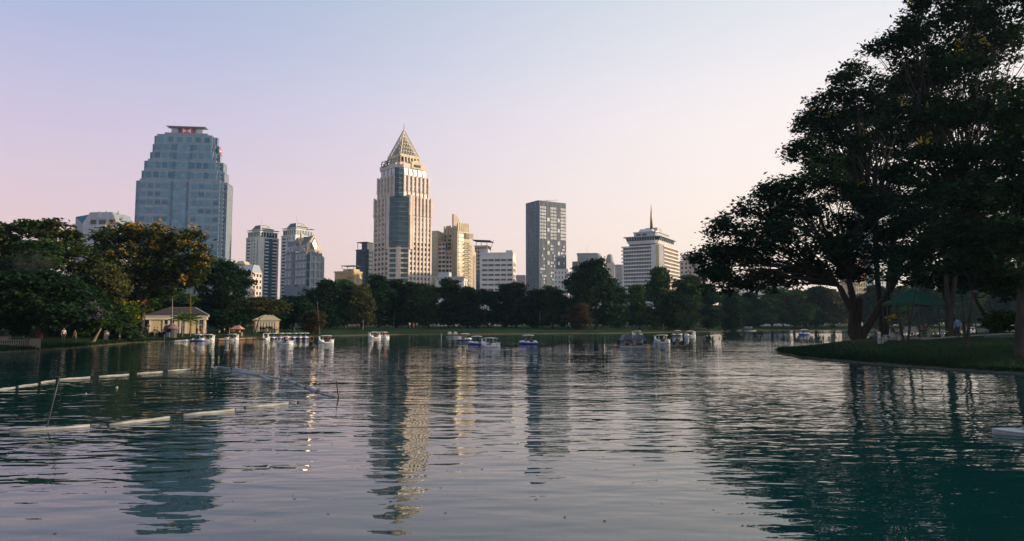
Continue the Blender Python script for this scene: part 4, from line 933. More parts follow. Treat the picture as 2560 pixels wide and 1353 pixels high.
def make_tree(name, label, base, blobs, rs, trunk_r, fork, leaf='leaf_dark', cr=1.0, dens=1.0, per=28, size=.3, flat=.45, up=.55, droop=0.0, bark='bark',
              blossom=None, bl_frac=.15, bl_size=None, bl_top=.35, twigs=5, group=None, trunks=None, cat='tree', leafless=False):
    """base: world point; blobs and fork: points relative to it"""
    root = empty(name, base); tag(root, label, cat, group)
    tb = MB(); forks = [Vector(f) for f in (fork if isinstance(fork[0], (tuple, list, Vector)) else [fork])]
    ends = []
    for f in forks:
        sides = 10 if trunk_r > .35 else 7
        pts = [Vector((f.x * .04, f.y * .04, -.4)), Vector((f.x * .08, f.y * .08, .15)), Vector((f.x * .2, f.y * .2, f.z * .12)), Vector((f.x * .5, f.y * .5, f.z * .5)), f]
        for i in (2, 3): pts[i] = pts[i] + Vector((rs.normal() * .12, rs.normal() * .12, 0)) * trunk_r * 2
        k = trunk_r / math.sqrt(len(forks)) if len(forks) > 1 else trunk_r
        tb.tube(pts, [k * 1.55, k * 1.25, k, k * .85, k * .62], sides, cap=True); ends.append((f, k * .6))
    C, own = clumps(blobs, rs, cr, dens * 2.6)
    for i, (x, y, z, rx, ry, rz) in enumerate(blobs):
        q = Vector((x, y, z - rz * .25)); f, k = min(ends, key=lambda e: (e[0] - q).length)
        pts = limb(tb, f, q, k * .55, max(.03, k * .12), rs, sag=.07, sides=6 if k > .2 else 5)
        mine = np.where(own == i)[0]
        if len(mine):
            for j in rs.choice(mine, min(twigs, len(mine)), replace=False):
                s = pts[rs.randint(2, len(pts))]; limb(tb, s, Vector(C[j]), max(.02, k * .11), .010, rs, n=3, sides=4, wig=.08)
    link('trunk', tb.mesh('trunk'), M[bark], root)
    if leafless: return root
    V, F_ = foliage(C, rs, cr, per * 1.5, size * 1.12, flat, up, droop)
    link('crown', np_mesh('crown', V, F_), M[leaf], root)
    if blossom:
        zt = np.array([(blobs[o][2] + blobs[o][5] * bl_top) for o in own]); sel = np.where((C[:, 2] > zt) & (rs.uniform(size=len(C)) < bl_frac * 2.2))[0]
        if len(sel):
            Cb = C[sel] + rs.normal(size=(len(sel), 3)) * cr * .35 + np.array([0, -.2, cr * .35])
            V, F_ = foliage(Cb, rs, cr * .6, per * .6, bl_size or size * .8, .7, .2)
            link('blossom', np_mesh('blossom', V, F_), M[blossom], root)
    return root
def px_tree(name, label, bpx, D, spec, fork, seed, **kw):
    """spec: boughs as (column, row, half width, half height[, metres nearer/farther]) measured in the photograph at depth D"""
    rs = np.random.RandomState(seed); base = gpt(bpx, D); k = mpp(D); bl = []
    for s in spec:
        dd = s[4] if len(s) > 4 else rs.uniform(-.5, .5) * (s[2] + s[3]) * k * .8
        p = at(s[0], s[1], D) - base; kk = k * (D + dd) / D
        p = at(s[0], s[1], D + dd) - base; bl.append((p.x, p.y, p.z, s[2] * kk, (s[2] + s[3]) * .5 * kk, s[3] * kk))
    if kw.pop('fractal', False):
        ch = []
        for b_ in bl:
            for _ in range(4):
                d_ = rs.normal(size=3); d_[2] = abs(d_[2]) * .8 - .15; d_ /= np.linalg.norm(d_); q_ = rs.uniform(.75, 1.05); f_ = rs.uniform(.30, .5)
                ch.append((b_[0] + d_[0] * b_[3] * q_, b_[1] + d_[1] * b_[4] * q_, b_[2] + d_[2] * b_[5] * q_, b_[3] * f_, b_[4] * f_, b_[5] * f_ * 1.1))
        bl = [(b_[0], b_[1], b_[2], b_[3] * .92, b_[4] * .92, b_[5] * .92) for b_ in bl] + ch
    fk = [tuple(at(f[0], f[1], D) - base) for f in (fork if isinstance(fork[0], (tuple, list)) else [fork])]
    return make_tree(name, label, base, bl, rs, fork=fk, **kw)
# --- right: the island's big trees
px_tree('spreading_rain_tree', 'huge dark spreading tree with forked trunk leaning over the lake from the island', 2142, 78,
        [(1775, 655, 50, 45), (1800, 700, 60, 36), (1830, 590, 62, 48), (1868, 655, 75, 50), (1890, 712, 60, 30), (1905, 535, 70, 52), (1945, 610, 80, 55), (1960, 480, 55, 42), (1985, 690, 70, 34),
         (2000, 545, 75, 48), (2040, 470, 70, 45), (2050, 630, 75, 48), (2110, 570, 60, 40), (2120, 690, 60, 32), (2190, 640, 60, 38), (2240, 590, 62, 42), (2290, 650, 62, 38), (2180, 520, 60, 34)],
        [(2120, 690), (2098, 715), (2240, 700), (2150, 745)], 11, trunk_r=.95, cr=1.15, dens=.80, per=29, size=.35, flat=.5, leaf='leaf_dark', twigs=6, fractal=True)
px_tree('tall_yellow_flowered_tree', 'tall tree with sparse yellow flower sprays above the spreading tree, left of the tallest', 2205, 84,
        [(2005, 385, 44, 40), (2035, 320, 46, 42), (2085, 255, 48, 36), (2090, 380, 66, 46), (2140, 200, 48, 34), (2150, 310, 76, 52), (2165, 430, 74, 36), (2215, 240, 70, 48), (2240, 360, 74, 48), (2280, 440, 66, 36), (2060, 420, 56, 30), (2120, 490, 70, 30), (2225, 500, 66, 34), (2300, 360, 66, 46), (2300, 520, 66, 40), (2110, 320, 60, 46)],
        [(2185, 560), (2230, 600)], 12, trunk_r=.55, cr=1.1, dens=.78, per=29, size=.35, flat=.5, fractal=True, blossom='blossom_yellow', bl_frac=.08, twigs=8)
px_tree('tall_tree', 'tallest tree at the upper right, its crown leaving the top of the picture', 2372, 64,
        [(2235, 125, 52, 40), (2290, 80, 56, 46), (2335, 20, 54, 46), (2320, 170, 82, 54), (2410, 60, 84, 60), (2400, 190, 84, 58), (2480, 130, 84, 64), (2320, 285, 74, 48), (2420, 300, 88, 52), (2500, 250, 80, 60), (2540, 30, 84, 66),
         (2370, 400, 84, 46), (2460, 400, 74, 48), (2450, -60, 100, 70), (2540, 330, 74, 60), (2330, 480, 66, 40), (2420, 490, 74, 44), (2510, 490, 70, 50), (2345, 560, 66, 40), (2445, 570, 74, 42), (2290, 220, 60, 44), (2260, 300, 60, 46)], [(2365, 600), (2400, 560)], 13, trunk_r=.36, cr=1.0, dens=.80, per=31, size=.30, flat=.5, fractal=True, blossom='blossom_yellow', bl_frac=.08, twigs=8)
px_tree('thick_trunked_tree', 'thick-trunked tree cut off by the right edge of the picture', 2552, 46,
        [(2430, 500, 80, 52), (2520, 460, 84, 62), (2400, 590, 74, 48), (2500, 590, 84, 52), (2600, 330, 100, 110), (2620, 560, 90, 90), (2540, 680, 70, 36), (2470, 660, 60, 34), (2550, 620, 60, 50), (2400, 660, 56, 32)], (2556, 640), 14, trunk_r=.40, cr=.8, dens=1.2, per=32, size=.25, flat=.42, twigs=7)
px_tree('leaning_dark_tree', 'dark tree leaning left over the right half of the green pavilion', 2388, 70,
        [(2290, 560, 66, 44), (2350, 610, 70, 44), (2270, 650, 58, 34), (2410, 670, 70, 36), (2340, 690, 54, 24), (2460, 620, 60, 36), (2450, 705, 60, 24), (2520, 715, 50, 24), (2390, 720, 44, 18), (2300, 705, 44, 16)], (2352, 690), 15, trunk_r=.42, cr=.9, dens=1.15, per=28, size=.32, flat=.4, twigs=6)
px_tree('slim_forked_tree', 'slim sapling with a Y fork standing in front of the green pavilion', 2264, 59,
        [(2215, 690, 34, 18), (2290, 680, 30, 18), (2250, 660, 30, 16)], [(2226, 735), (2290, 715)], 16, trunk_r=.15, cr=.6, dens=.7, per=14, size=.26, flat=.35, twigs=4)
px_tree('slim_curved_tree', 'slim curving tree on the lawn beside the man in the blue shirt', 2412, 52,
        [(2450, 640, 50, 26), (2400, 620, 40, 24), (2490, 690, 40, 22)], [(2432, 740), (2405, 745)], 17, trunk_r=.17, cr=.6, dens=.7, per=16, size=.26, flat=.35, twigs=4)
px_tree('slanting_tree', 'tree slanting to the left just beyond the lamp post', 2486, 74,
        [(2430, 700, 48, 26), (2480, 690, 50, 28), (2520, 730, 46, 26)], (2436, 745), 18, trunk_r=.24, cr=.8, dens=.8, per=18, size=.34, flat=.35, twigs=4)
px_tree('island_shrub', 'rounded dark shrub behind the slanting tree at the right', 2508, 70, [(2505, 800, 36, 22), (2520, 815, 30, 18), (2480, 815, 24, 16)], (2506, 818), 19, trunk_r=.12, cr=.6, dens=1.1, per=22, size=.26, leaf='leaf_green', cat='shrub')
# --- left bank
px_tree('bushy_tree', 'dark bushy tree with a leaning trunk nearest the water at far left', 86, 77,
        [(50, 715, 64, 38), (115, 705, 60, 34), (165, 735, 52, 40), (20, 765, 62, 42), (90, 770, 70, 46), (150, 790, 52, 36), (-30, 720, 60, 50), (60, 815, 50, 26)], (92, 800), 21, trunk_r=.55, cr=.9, dens=1.15, per=24, size=.36, leaf='leaf_deep')
px_tree('golden_tree', 'tall golden-green tree at the far left skyline', 60, 105,
        [(20, 590, 44, 32), (70, 575, 40, 26), (125, 578, 52, 28), (165, 610, 44, 34), (205, 650, 40, 38), (225, 690, 36, 34), (120, 640, 60, 40), (40, 650, 60, 44), (170, 700, 50, 40), (-30, 600, 50, 50)],
        (100, 700), 22, trunk_r=.5, cr=1.2, dens=1.05, per=22, size=.5, leaf='leaf_golden', blossom='blossom_orange', bl_frac=.10, bl_top=.1)
px_tree('orange_blossom_tree', 'large tree covered in orange blossom in front of the stepped tower', 354, 118,
        [(275, 600, 40, 34), (320, 585, 42, 28), (375, 590, 44, 32), (430, 600, 40, 26), (480, 612, 40, 34), (262, 650, 36, 36), (320, 655, 58, 42), (395, 655, 54, 40), (455, 668, 46, 34), (508, 665, 28, 32), (290, 712, 46, 40),
         (350, 725, 50, 46), (415, 712, 44, 34), (470, 705, 36, 22), (330, 770, 40, 34)], [(352, 720), (365, 735), (340, 700)], 23, trunk_r=.75, cr=1.25, dens=1.0, per=22, size=.52, leaf='leaf_golden', blossom='blossom_orange', bl_frac=.30, bl_top=-.3, bl_size=.45, twigs=7)
px_tree('dark_round_tree', 'dark glossy tree between the orange-blossomed tree and the twin towers', 552, 153,
        [(545, 675, 46, 28), (585, 695, 36, 28), (525, 715, 40, 40), (575, 735, 44, 36), (618, 705, 18, 10), (545, 770, 44, 36), (515, 780, 30, 30)], (553, 770), 24, trunk_r=.5, cr=1.2, dens=1.15, per=24, size=.52, leaf='leaf_deep')
px_tree('round_green_tree', 'rounded fresh green tree behind the leafless twigs at left', 108, 92, [(80, 622, 40, 24), (115, 620, 36, 22), (100, 660, 46, 34)], (104, 700), 25, trunk_r=.35, cr=.9, dens=1.2, per=24, size=.4, leaf='leaf_green')
px_tree('leafless_tree', 'bare grey-brown twiggy tree in front of the left trees', 84, 84, [(50, 650, 40, 22), (90, 640, 42, 22), (125, 655, 36, 20), (70, 670, 50, 22), (110, 680, 40, 20)], (84, 705), 26, trunk_r=.2, cr=.5, dens=.8, bark='twig', twigs=40, leafless=True)
px_tree('feathery_olive_tree', 'feathery olive-green tree left of the orange-blossomed one', 262, 103, [(262, 690, 34, 30), (285, 720, 34, 30), (245, 735, 32, 34), (270, 760, 36, 26)], (262, 770), 27, trunk_r=.25, cr=.8, dens=1.1, per=26, size=.32, leaf='leaf_olive', up=.1, droop=.8)
px_tree('purple_blossom_tree', 'small tree flecked with purple blossom on the left bank', 232, 93, [(185, 805, 34, 24), (215, 785, 36, 26), (245, 800, 34, 26), (200, 825, 30, 16)], (252, 822), 28, trunk_r=.2, cr=.6, dens=1.1, per=22, size=.28, leaf='leaf_green', blossom='blossom_purple', bl_frac=.28, bl_top=-.2, bark='bark_pale')
px_tree('yellow_blossom_tree', 'small tree with bright yellow blossom left of the cream boathouse', 300, 104, [(285, 785, 36, 24), (315, 775, 26, 20), (270, 805, 36, 22), (318, 800, 24, 20)], (298, 812), 29, trunk_r=.14, cr=.7, dens=1.1, per=22, size=.3, leaf='leaf_fresh', blossom='blossom_yellow', bl_frac=.22, bl_top=0.0, bark='bark_pale')
px_tree('umbrella_tree', 'flat-topped brownish tree with spreading limbs right of the boathouse', 636, 149, [(600, 770, 36, 16), (640, 757, 44, 17), (685, 768, 40, 18), (655, 780, 40, 14), (610, 788, 26, 12)], [(624, 800), (648, 798)], 30, trunk_r=.22, cr=.9, dens=.9, per=18, size=.36, leaf='leaf_olive', flat=.3)
px_tree('sunlit_tree', 'sunlit green tree showing above the boathouse roof', 440, 176, [(405, 752, 34, 16), (445, 745, 40, 16), (485, 755, 36, 14), (425, 770, 50, 14)], (440, 780), 31, trunk_r=.3, cr=1.3, dens=1.1, per=20, size=.6, leaf='leaf_fresh')
px_tree('dark_tree', 'dark tree hiding the middle of the cream boathouse', 566, 146, [(540, 800, 30, 22), (575, 795, 32, 26), (600, 800, 26, 18)], (566, 812), 32, trunk_r=.22, cr=.8, dens=1.1, per=20, size=.42, leaf='leaf_deep')
px_tree('shade_tree', 'deep green tree at the left edge behind the balustrade', 20, 88, [(10, 690, 60, 44), (-20, 760, 60, 50), (60, 740, 50, 44), (150, 760, 46, 40)], (20, 770), 33, trunk_r=.35, cr=1.0, dens=1.1, per=22, size=.42, leaf='leaf_deep')
px_tree('shade_tree', 'deep shaded tree behind the purple-flowered one', 190, 100, [(180, 740, 50, 40), (230, 760, 44, 36), (150, 790, 40, 30), (270, 800, 40, 24)], (190, 790), 34, trunk_r=.3, cr=1.0, dens=1.1, per=22, size=.46, leaf='leaf_deep')
# palm beside the ticket kiosk
def palm(bpx, D, label):
    b = gpt(bpx, D); root = empty('palm', b); tag(root, label, 'palm'); rs = np.random.RandomState(3)
    top = zat(800, D) - b.z; tb = MB(); tb.tube([(0, 0, -.2), (.05, 0, top * .5), (0, .05, top)], [.22, .17, .14], 8); link('trunk', tb.mesh('trunk'), M['bark_pale'], root)
    for k in range(17):
        a = k * 2.4 + rs.uniform(-.2, .2); el = rs.uniform(.15, 1.35); L = rs.uniform(2.0, 2.9); f = MB(); pts = []
        for i in range(9):
            t_ = i / 8; r_ = L * t_ * math.cos(el) * (1 + .25 * t_); z = top + L * (math.sin(el) * t_ - .55 * t_ * t_ * (1.2 - el * .5)); pts.append(Vector((r_ * math.cos(a), r_ * math.sin(a), z)))
        f.tube(pts, [.03] * 8 + [.01], 4, cap=False); sd = Vector((-math.sin(a), math.cos(a), 0))
        for i in range(1, 8):
            for s_ in (-1, 1):
                for h in (0, .5):
                    p = pts[i].lerp(pts[i + 1], h); ln = .75 * math.sin(math.pi * (i + h + 1) / 10.5); d = (pts[i + 1] - pts[i]).normalized(); q = p + (sd * s_ + d * .5 + Vector((0, 0, -.35))) * ln
                    f.add([p, p + d * .1, q, p - d * .05], [(0, 1, 2), (0, 2, 3)])
        link('frond', f.mesh('frond'), M['leaf_fresh'], root)
palm(455, 124, 'short feathery palm beside the kiosk at the boathouse')
palm(476, 128, 'bushy palm half hidden behind the kiosk palm')
# --- far bank: a few tree forms, each copied with its own size, turn and place
def variant(seed, leaf, kind):
    rs = np.random.RandomState(seed); bl = []
    if kind == 'round':
        for k in range(16):
            a = rs.uniform(0, 6.28); r = rs.uniform(0, 4.6); z = 2.6 + 13.4 * (k / 15) ; w = 1 - abs(z - 8.5) / 13
            bl.append((r * w * 1.2 * math.cos(a), r * w * 1.2 * math.sin(a), z, rs.uniform(2.2, 3.4), rs.uniform(2.2, 3.4), rs.uniform(1.8, 2.8)))
        fk, tr = (0, 0, 6), .34
    elif kind == 'tall':
        for k in range(13):
            a = rs.uniform(0, 6.28); z = 2.6 + 15.4 * k / 12; r = rs.uniform(0, 3.0) * (1.15 - (z / 22)); bl.append((r * math.cos(a), r * math.sin(a), z, rs.uniform(1.8, 2.8), rs.uniform(1.8, 2.8), rs.uniform(1.6, 2.5)))
        fk, tr = (0, 0, 7), .32
    elif kind == 'wide':
        for k in range(13):
            a = rs.uniform(0, 6.28); r = rs.uniform(1, 7.5); z = 9.5 + 5.5 * (1 - (r / 8) ** 2) + rs.uniform(-2.5, 1); bl.append((r * math.cos(a), r * math.sin(a), z, rs.uniform(2.2, 3.4), rs.uniform(2.2, 3.4), rs.uniform(1.2, 2.0)))
        for k in range(9): a = rs.uniform(0, 6.28); bl.append((rs.uniform(2, 7) * math.cos(a), rs.uniform(2, 7) * math.sin(a), 3 + k * .7, 2.8, 2.8, 2.0))
        fk, tr = (0, 0, 6), .5
    else:   # willowy
        for k in range(12):
            a = rs.uniform(0, 6.28); r = rs.uniform(0, 4.8); z = 2.8 + 12.2 * k / 11; bl.append((r * math.cos(a) * (1.2 - z / 20), r * math.sin(a) * (1.2 - z / 20), z, rs.uniform(1.6, 2.4), rs.uniform(1.6, 2.4), rs.uniform(2.2, 3.4)))
        fk, tr = (0, 0, 7), .3
    o = make_tree('park_tree', 'x', (0, 0, 0), bl, rs, tr, fk, leaf=leaf, cr=1.25, dens=.9, per=22, size=.66, flat=.5, droop=.9 if kind == 'willow' else 0, up=.15 if kind == 'willow' else .5, twigs=3)
    return o
forms = {'rd': variant(41, 'leaf_deep', 'round'), 'rg': variant(42, 'leaf_dark', 'round'), 'rf': variant(43, 'leaf_green', 'round'), 'td': variant(44, 'leaf_dark', 'tall'), 'tg': variant(45, 'leaf_green', 'tall'),
         'wd': variant(46, 'leaf_deep', 'wide'), 'wg': variant(47, 'leaf_dark', 'wide'), 'wi': variant(48, 'leaf_green', 'willow'), 'br': variant(49, 'leaf_brown', 'round'), 'ol': variant(50, 'leaf_olive', 'willow')}
FH = {'rd': 18, 'rg': 18, 'rf': 18, 'td': 20, 'tg': 20, 'wd': 16.5, 'wg': 16.5, 'wi': 17.5, 'br': 18, 'ol': 17.5}
FW = {'rd': 7.5, 'rg': 7.5, 'rf': 7.5, 'td': 5, 'tg': 5, 'wd': 10.5, 'wg': 10.5, 'wi': 6.5, 'br': 7.5, 'ol': 6.5}
far_trees = [  # column, top row, half width in the photograph, depth, form, label
 (735, 742, 52, 168, 'wd', 'low broad dark tree behind the row of moored boats'),
 (782, 776, 36, 160, 'br', 'small brownish tree beside the leaning pole on the bank'),
 (690, 752, 34, 185, 'wg', 'dark tree with bare top behind the flat-topped brownish tree'),
 (815, 698, 52, 196, 'rg', 'round tree at the foot of the gabled building'),
 (862, 700, 50, 205, 'rf', 'leafy tree under the ochre-yellow rooftop house'),
 (905, 712, 42, 200, 'ol', 'feathery olive tree with pale bare twigs right of the yellow house'),
 (945, 690, 46, 214, 'rd', 'dark tree at the left foot of the lattice-topped tower'),
 (990, 698, 44, 218, 'td', 'narrow dark tree before the middle of the lattice-topped tower'),
 (1030, 708, 42, 216, 'rd', 'deep green tree before the right half of the lattice-topped tower'),
 (1072, 712, 42, 220, 'rf', 'brighter green tree at the right foot of the lattice-topped tower'),
 (1122, 700, 48, 222, 'rd', 'dark tree in front of the low white flat-roofed block'),
 (1170, 716, 44, 218, 'rg', 'leafy tree left of the plain white office block'),
 (1212, 728, 40, 224, 'wg', 'low spreading tree below the plain white office block'),
 (1262, 712, 42, 226, 'rd', 'dark tree at the right corner of the plain white office block'),
 (1290, 706, 36, 232, 'td', 'pointed dark tree in the gap left of the dark slab tower'),
 (1335, 724, 44, 228, 'rg', 'rounded tree under the left face of the dark slab tower'),
 (1382, 716, 46, 230, 'rf', 'fresh green tree under the right face of the dark slab tower'),
 (1420, 745, 34, 222, 'wg', 'low dark tree at the left foot of the tall dark tree'),
 (1490, 652, 82, 222, 'wd', 'tallest dark dense tree on the far bank left of the spire hotel'),
 (1448, 758, 36, 214, 'br', 'reddish-brown small tree under the left side of the tall dark tree'),
 (1545, 720, 44, 228, 'rd', 'dark tree at the right foot of the tall dark tree'),
 (1600, 712, 40, 232, 'wi', 'feathery green tree below the front of the spire hotel'),
 (1655, 668, 50, 236, 'wi', 'tall feathery pale-green tree before the right side of the spire hotel'),
 (1722, 690, 50, 240, 'tg', 'bright green upright tree right of the spire hotel'),
 (1690, 730, 42, 232, 'rd', 'low dark tree before the bright upright one'),
 (1772, 712, 46, 246, 'rd', 'dark tree below the pale pinkish block'),
 (1830, 728, 44, 262, 'rd', 'small dark tree under the tip of the big spreading branches'),
 (1880, 730, 46, 290, 'rg', 'hazy green tree across the water left of the small aerator'),
 (1930, 720, 50, 300, 'wi', 'hazy feathery tree across the water right of the small aerator'),
 (1985, 724, 50, 300, 'rf', 'hazy bright tree across the water above the lone blue boat'),
 (2040, 716, 52, 305, 'rg', 'hazy green tree across the water just left of the big trunk'),
 (2085, 724, 46, 300, 'ol', 'yellowish hazy tree across the water at the big trunk'),
 (2190, 712, 52, 310, 'rg', 'hazy tree seen between the two big trunks'),
 (2250, 716, 48, 305, 'rf', 'hazy bright tree seen under the left of the pavilion roof'),
 (2310, 706, 52, 312, 'rg', 'hazy tree seen under the middle of the pavilion roof'),
 (2370, 704, 54, 310, 'wi', 'hazy feathery tree seen right of the pavilion'),
 (2430, 700, 54, 308, 'rf', 'hazy bright tree seen behind the lamp post'),
 (2490, 704, 54, 312, 'rg', 'hazy green tree seen behind the slanting tree'),
 (2550, 700, 54, 310, 'rf', 'hazy green tree seen at the right edge')]
rs_ = np.random.RandomState(8); used = set()
for px, top, hw, D, f, lab in far_trees:
    b = gpt(px, D); h = zat(top, D) - b.z; w = hw * mpp(D)
    o = forms[f] if f not in used else copy_tree(forms[f]); used.add(f)
    o.location = b; s = w / FW[f]; o.scale = (s * 1.12, s * 1.12, h / FH[f]); o.rotation_euler = (0, 0, rs_.uniform(0, 6.28)); tag(o, lab, 'tree', 'trees along the far bank')
# the wood behind the far bank trees, too deep to tell trunks apart
rs = np.random.RandomState(77); n = 3200
cx_ = rs.uniform(-130, 330, n); cy_ = np.where(cx_ > 75, rs.uniform(322, 365, n), np.clip(rs.uniform(6, 46, n) + np.interp(cx_, [-130, -70, -40, 0, 40, 75], [185, 200, 212, 238, 250, 275]), 0, 400))
hh = 7.5 + np.where(cx_ > 75, 4.0, 0) + 4.5 * np.sin(cx_ * .13) * np.sin(cx_ * .047 + 1) + rs.uniform(-1, 1.5, n)
Cw = np.stack([cx_, cy_, ground_z(cx_, cy_) + rs.uniform(.1, 1, n) ** .6 * hh], -1)
V, F_ = foliage(Cw, rs, 2.0, 30, 1.0, .6)
tag(link('woodland_undergrowth', np_mesh('woodland_undergrowth', V, F_), M['leaf_deep']), 'dark undergrowth and bushes filling the far bank behind the trees', 'woodland', kind='stuff')
rs = np.random.RandomState(78); n = 900; Dd = rs.uniform(104, 150, n); pxx = rs.uniform(-120, 345, n); xx = (pxx - CX) / FPX * Dd
Cw = np.stack([xx, Dd, ground_z(xx, Dd) + rs.uniform(.15, 1, n) * (2.2 + 4.2 * np.clip((340 - pxx) / 200, 0, 1))], -1)
V, F_ = foliage(Cw, rs, 1.3, 30, .6, .6)
tag(link('bank_undergrowth', np_mesh('bank_undergrowth', V, F_), M['leaf_deep']), 'dense dark undergrowth behind the trees of the left bank', 'undergrowth', kind='stuff')
# clipped hedges on the boathouse lawn
def hedge(x0, x1, D, h, label, leaf='leaf_deep'):
    a_, b_ = gpt(x0, D), gpt(x1, D); n = int((b_.x - a_.x) * 26); rs = np.random.RandomState(int(x0)); c = np.stack([rs.uniform(a_.x, b_.x, n), D + rs.uniform(-.6, .6, n), a_.z + rs.uniform(.0, h, n)], -1)
    m_ = (a_ + b_) / 2; root = empty('hedge', m_); tag(root, label, 'hedge'); V, F_ = foliage(c - np.array(m_), rs, .3, 8, .24, .8); link('foliage', np_mesh('foliage', V, F_), M[leaf], root)
    tb = MB()
    for k in range(int((b_.x - a_.x) / .8)): x = a_.x - m_.x + .4 + k * .8; tb.tube([(x, 0, -.1), (x, 0, h * .7)], [.05, .02], 4)
    link('stems', tb.mesh('stems'), M['bark'], root)
hedge(548, 600, 142, 1.5, 'clipped dark hedge behind the docked swan boats')
hedge(650, 690, 152, 1.4, 'clipped dark hedge below the right wing of the boathouse')
hedge(380, 425, 121, .7, 'low hedge in front of the boathouse porch')
# grass tufts along the near edges of the banks
rs = np.random.RandomState(9); pts = []
for poly, k0, k1, num in ((ISLE, 0, 8, 15000), (LAKE, 26, 37, 9000)):
    P_ = np.array(poly); seg = [(P_[i], P_[(i + 1) % len(P_)]) for i in range(k0, k1)]; ln = np.array([np.linalg.norm(b_ - a_) for a_, b_ in seg]); ch = rs.choice(len(seg), num, p=ln / ln.sum())
    for c in ch:
        a_, b_ = seg[c]; t_ = rs.uniform(); p = a_ + (b_ - a_) * t_; d = (b_ - a_) / (np.linalg.norm(b_ - a_) + 1e-9); nrm = np.array([-d[1], d[0]]) * (1 if poly is ISLE else -1)
        pts.append(p + nrm * (.1 + rs.exponential(1.6 if poly is ISLE else .8)))
pts = np.array(pts); z = ground_z(pts[:, 0], pts[:, 1]); ok = z > .06; pts, z = pts[ok], z[ok]; n = len(pts)
h = rs.uniform(.10, .30, n); a = rs.uniform(0, 6.28, n); w = .035; ln_ = rs.normal(size=(n, 2)) * .09
B0 = np.stack([pts[:, 0] - np.cos(a) * w, pts[:, 1] - np.sin(a) * w, z - .03], -1); B1 = np.stack([pts[:, 0] + np.cos(a) * w, pts[:, 1] + np.sin(a) * w, z - .03], -1); T_ = np.stack([pts[:, 0] + ln_[:, 0], pts[:, 1] + ln_[:, 1], z + h], -1)
tag(link('bank_grass', np_mesh('bank_grass', np.stack([B0, B1, T_], 1).reshape(-1, 3), np.arange(n * 3).reshape(n, 3)), M['leaf_dark']), 'tufts of grass fringing the lake banks', 'grass', kind='stuff')
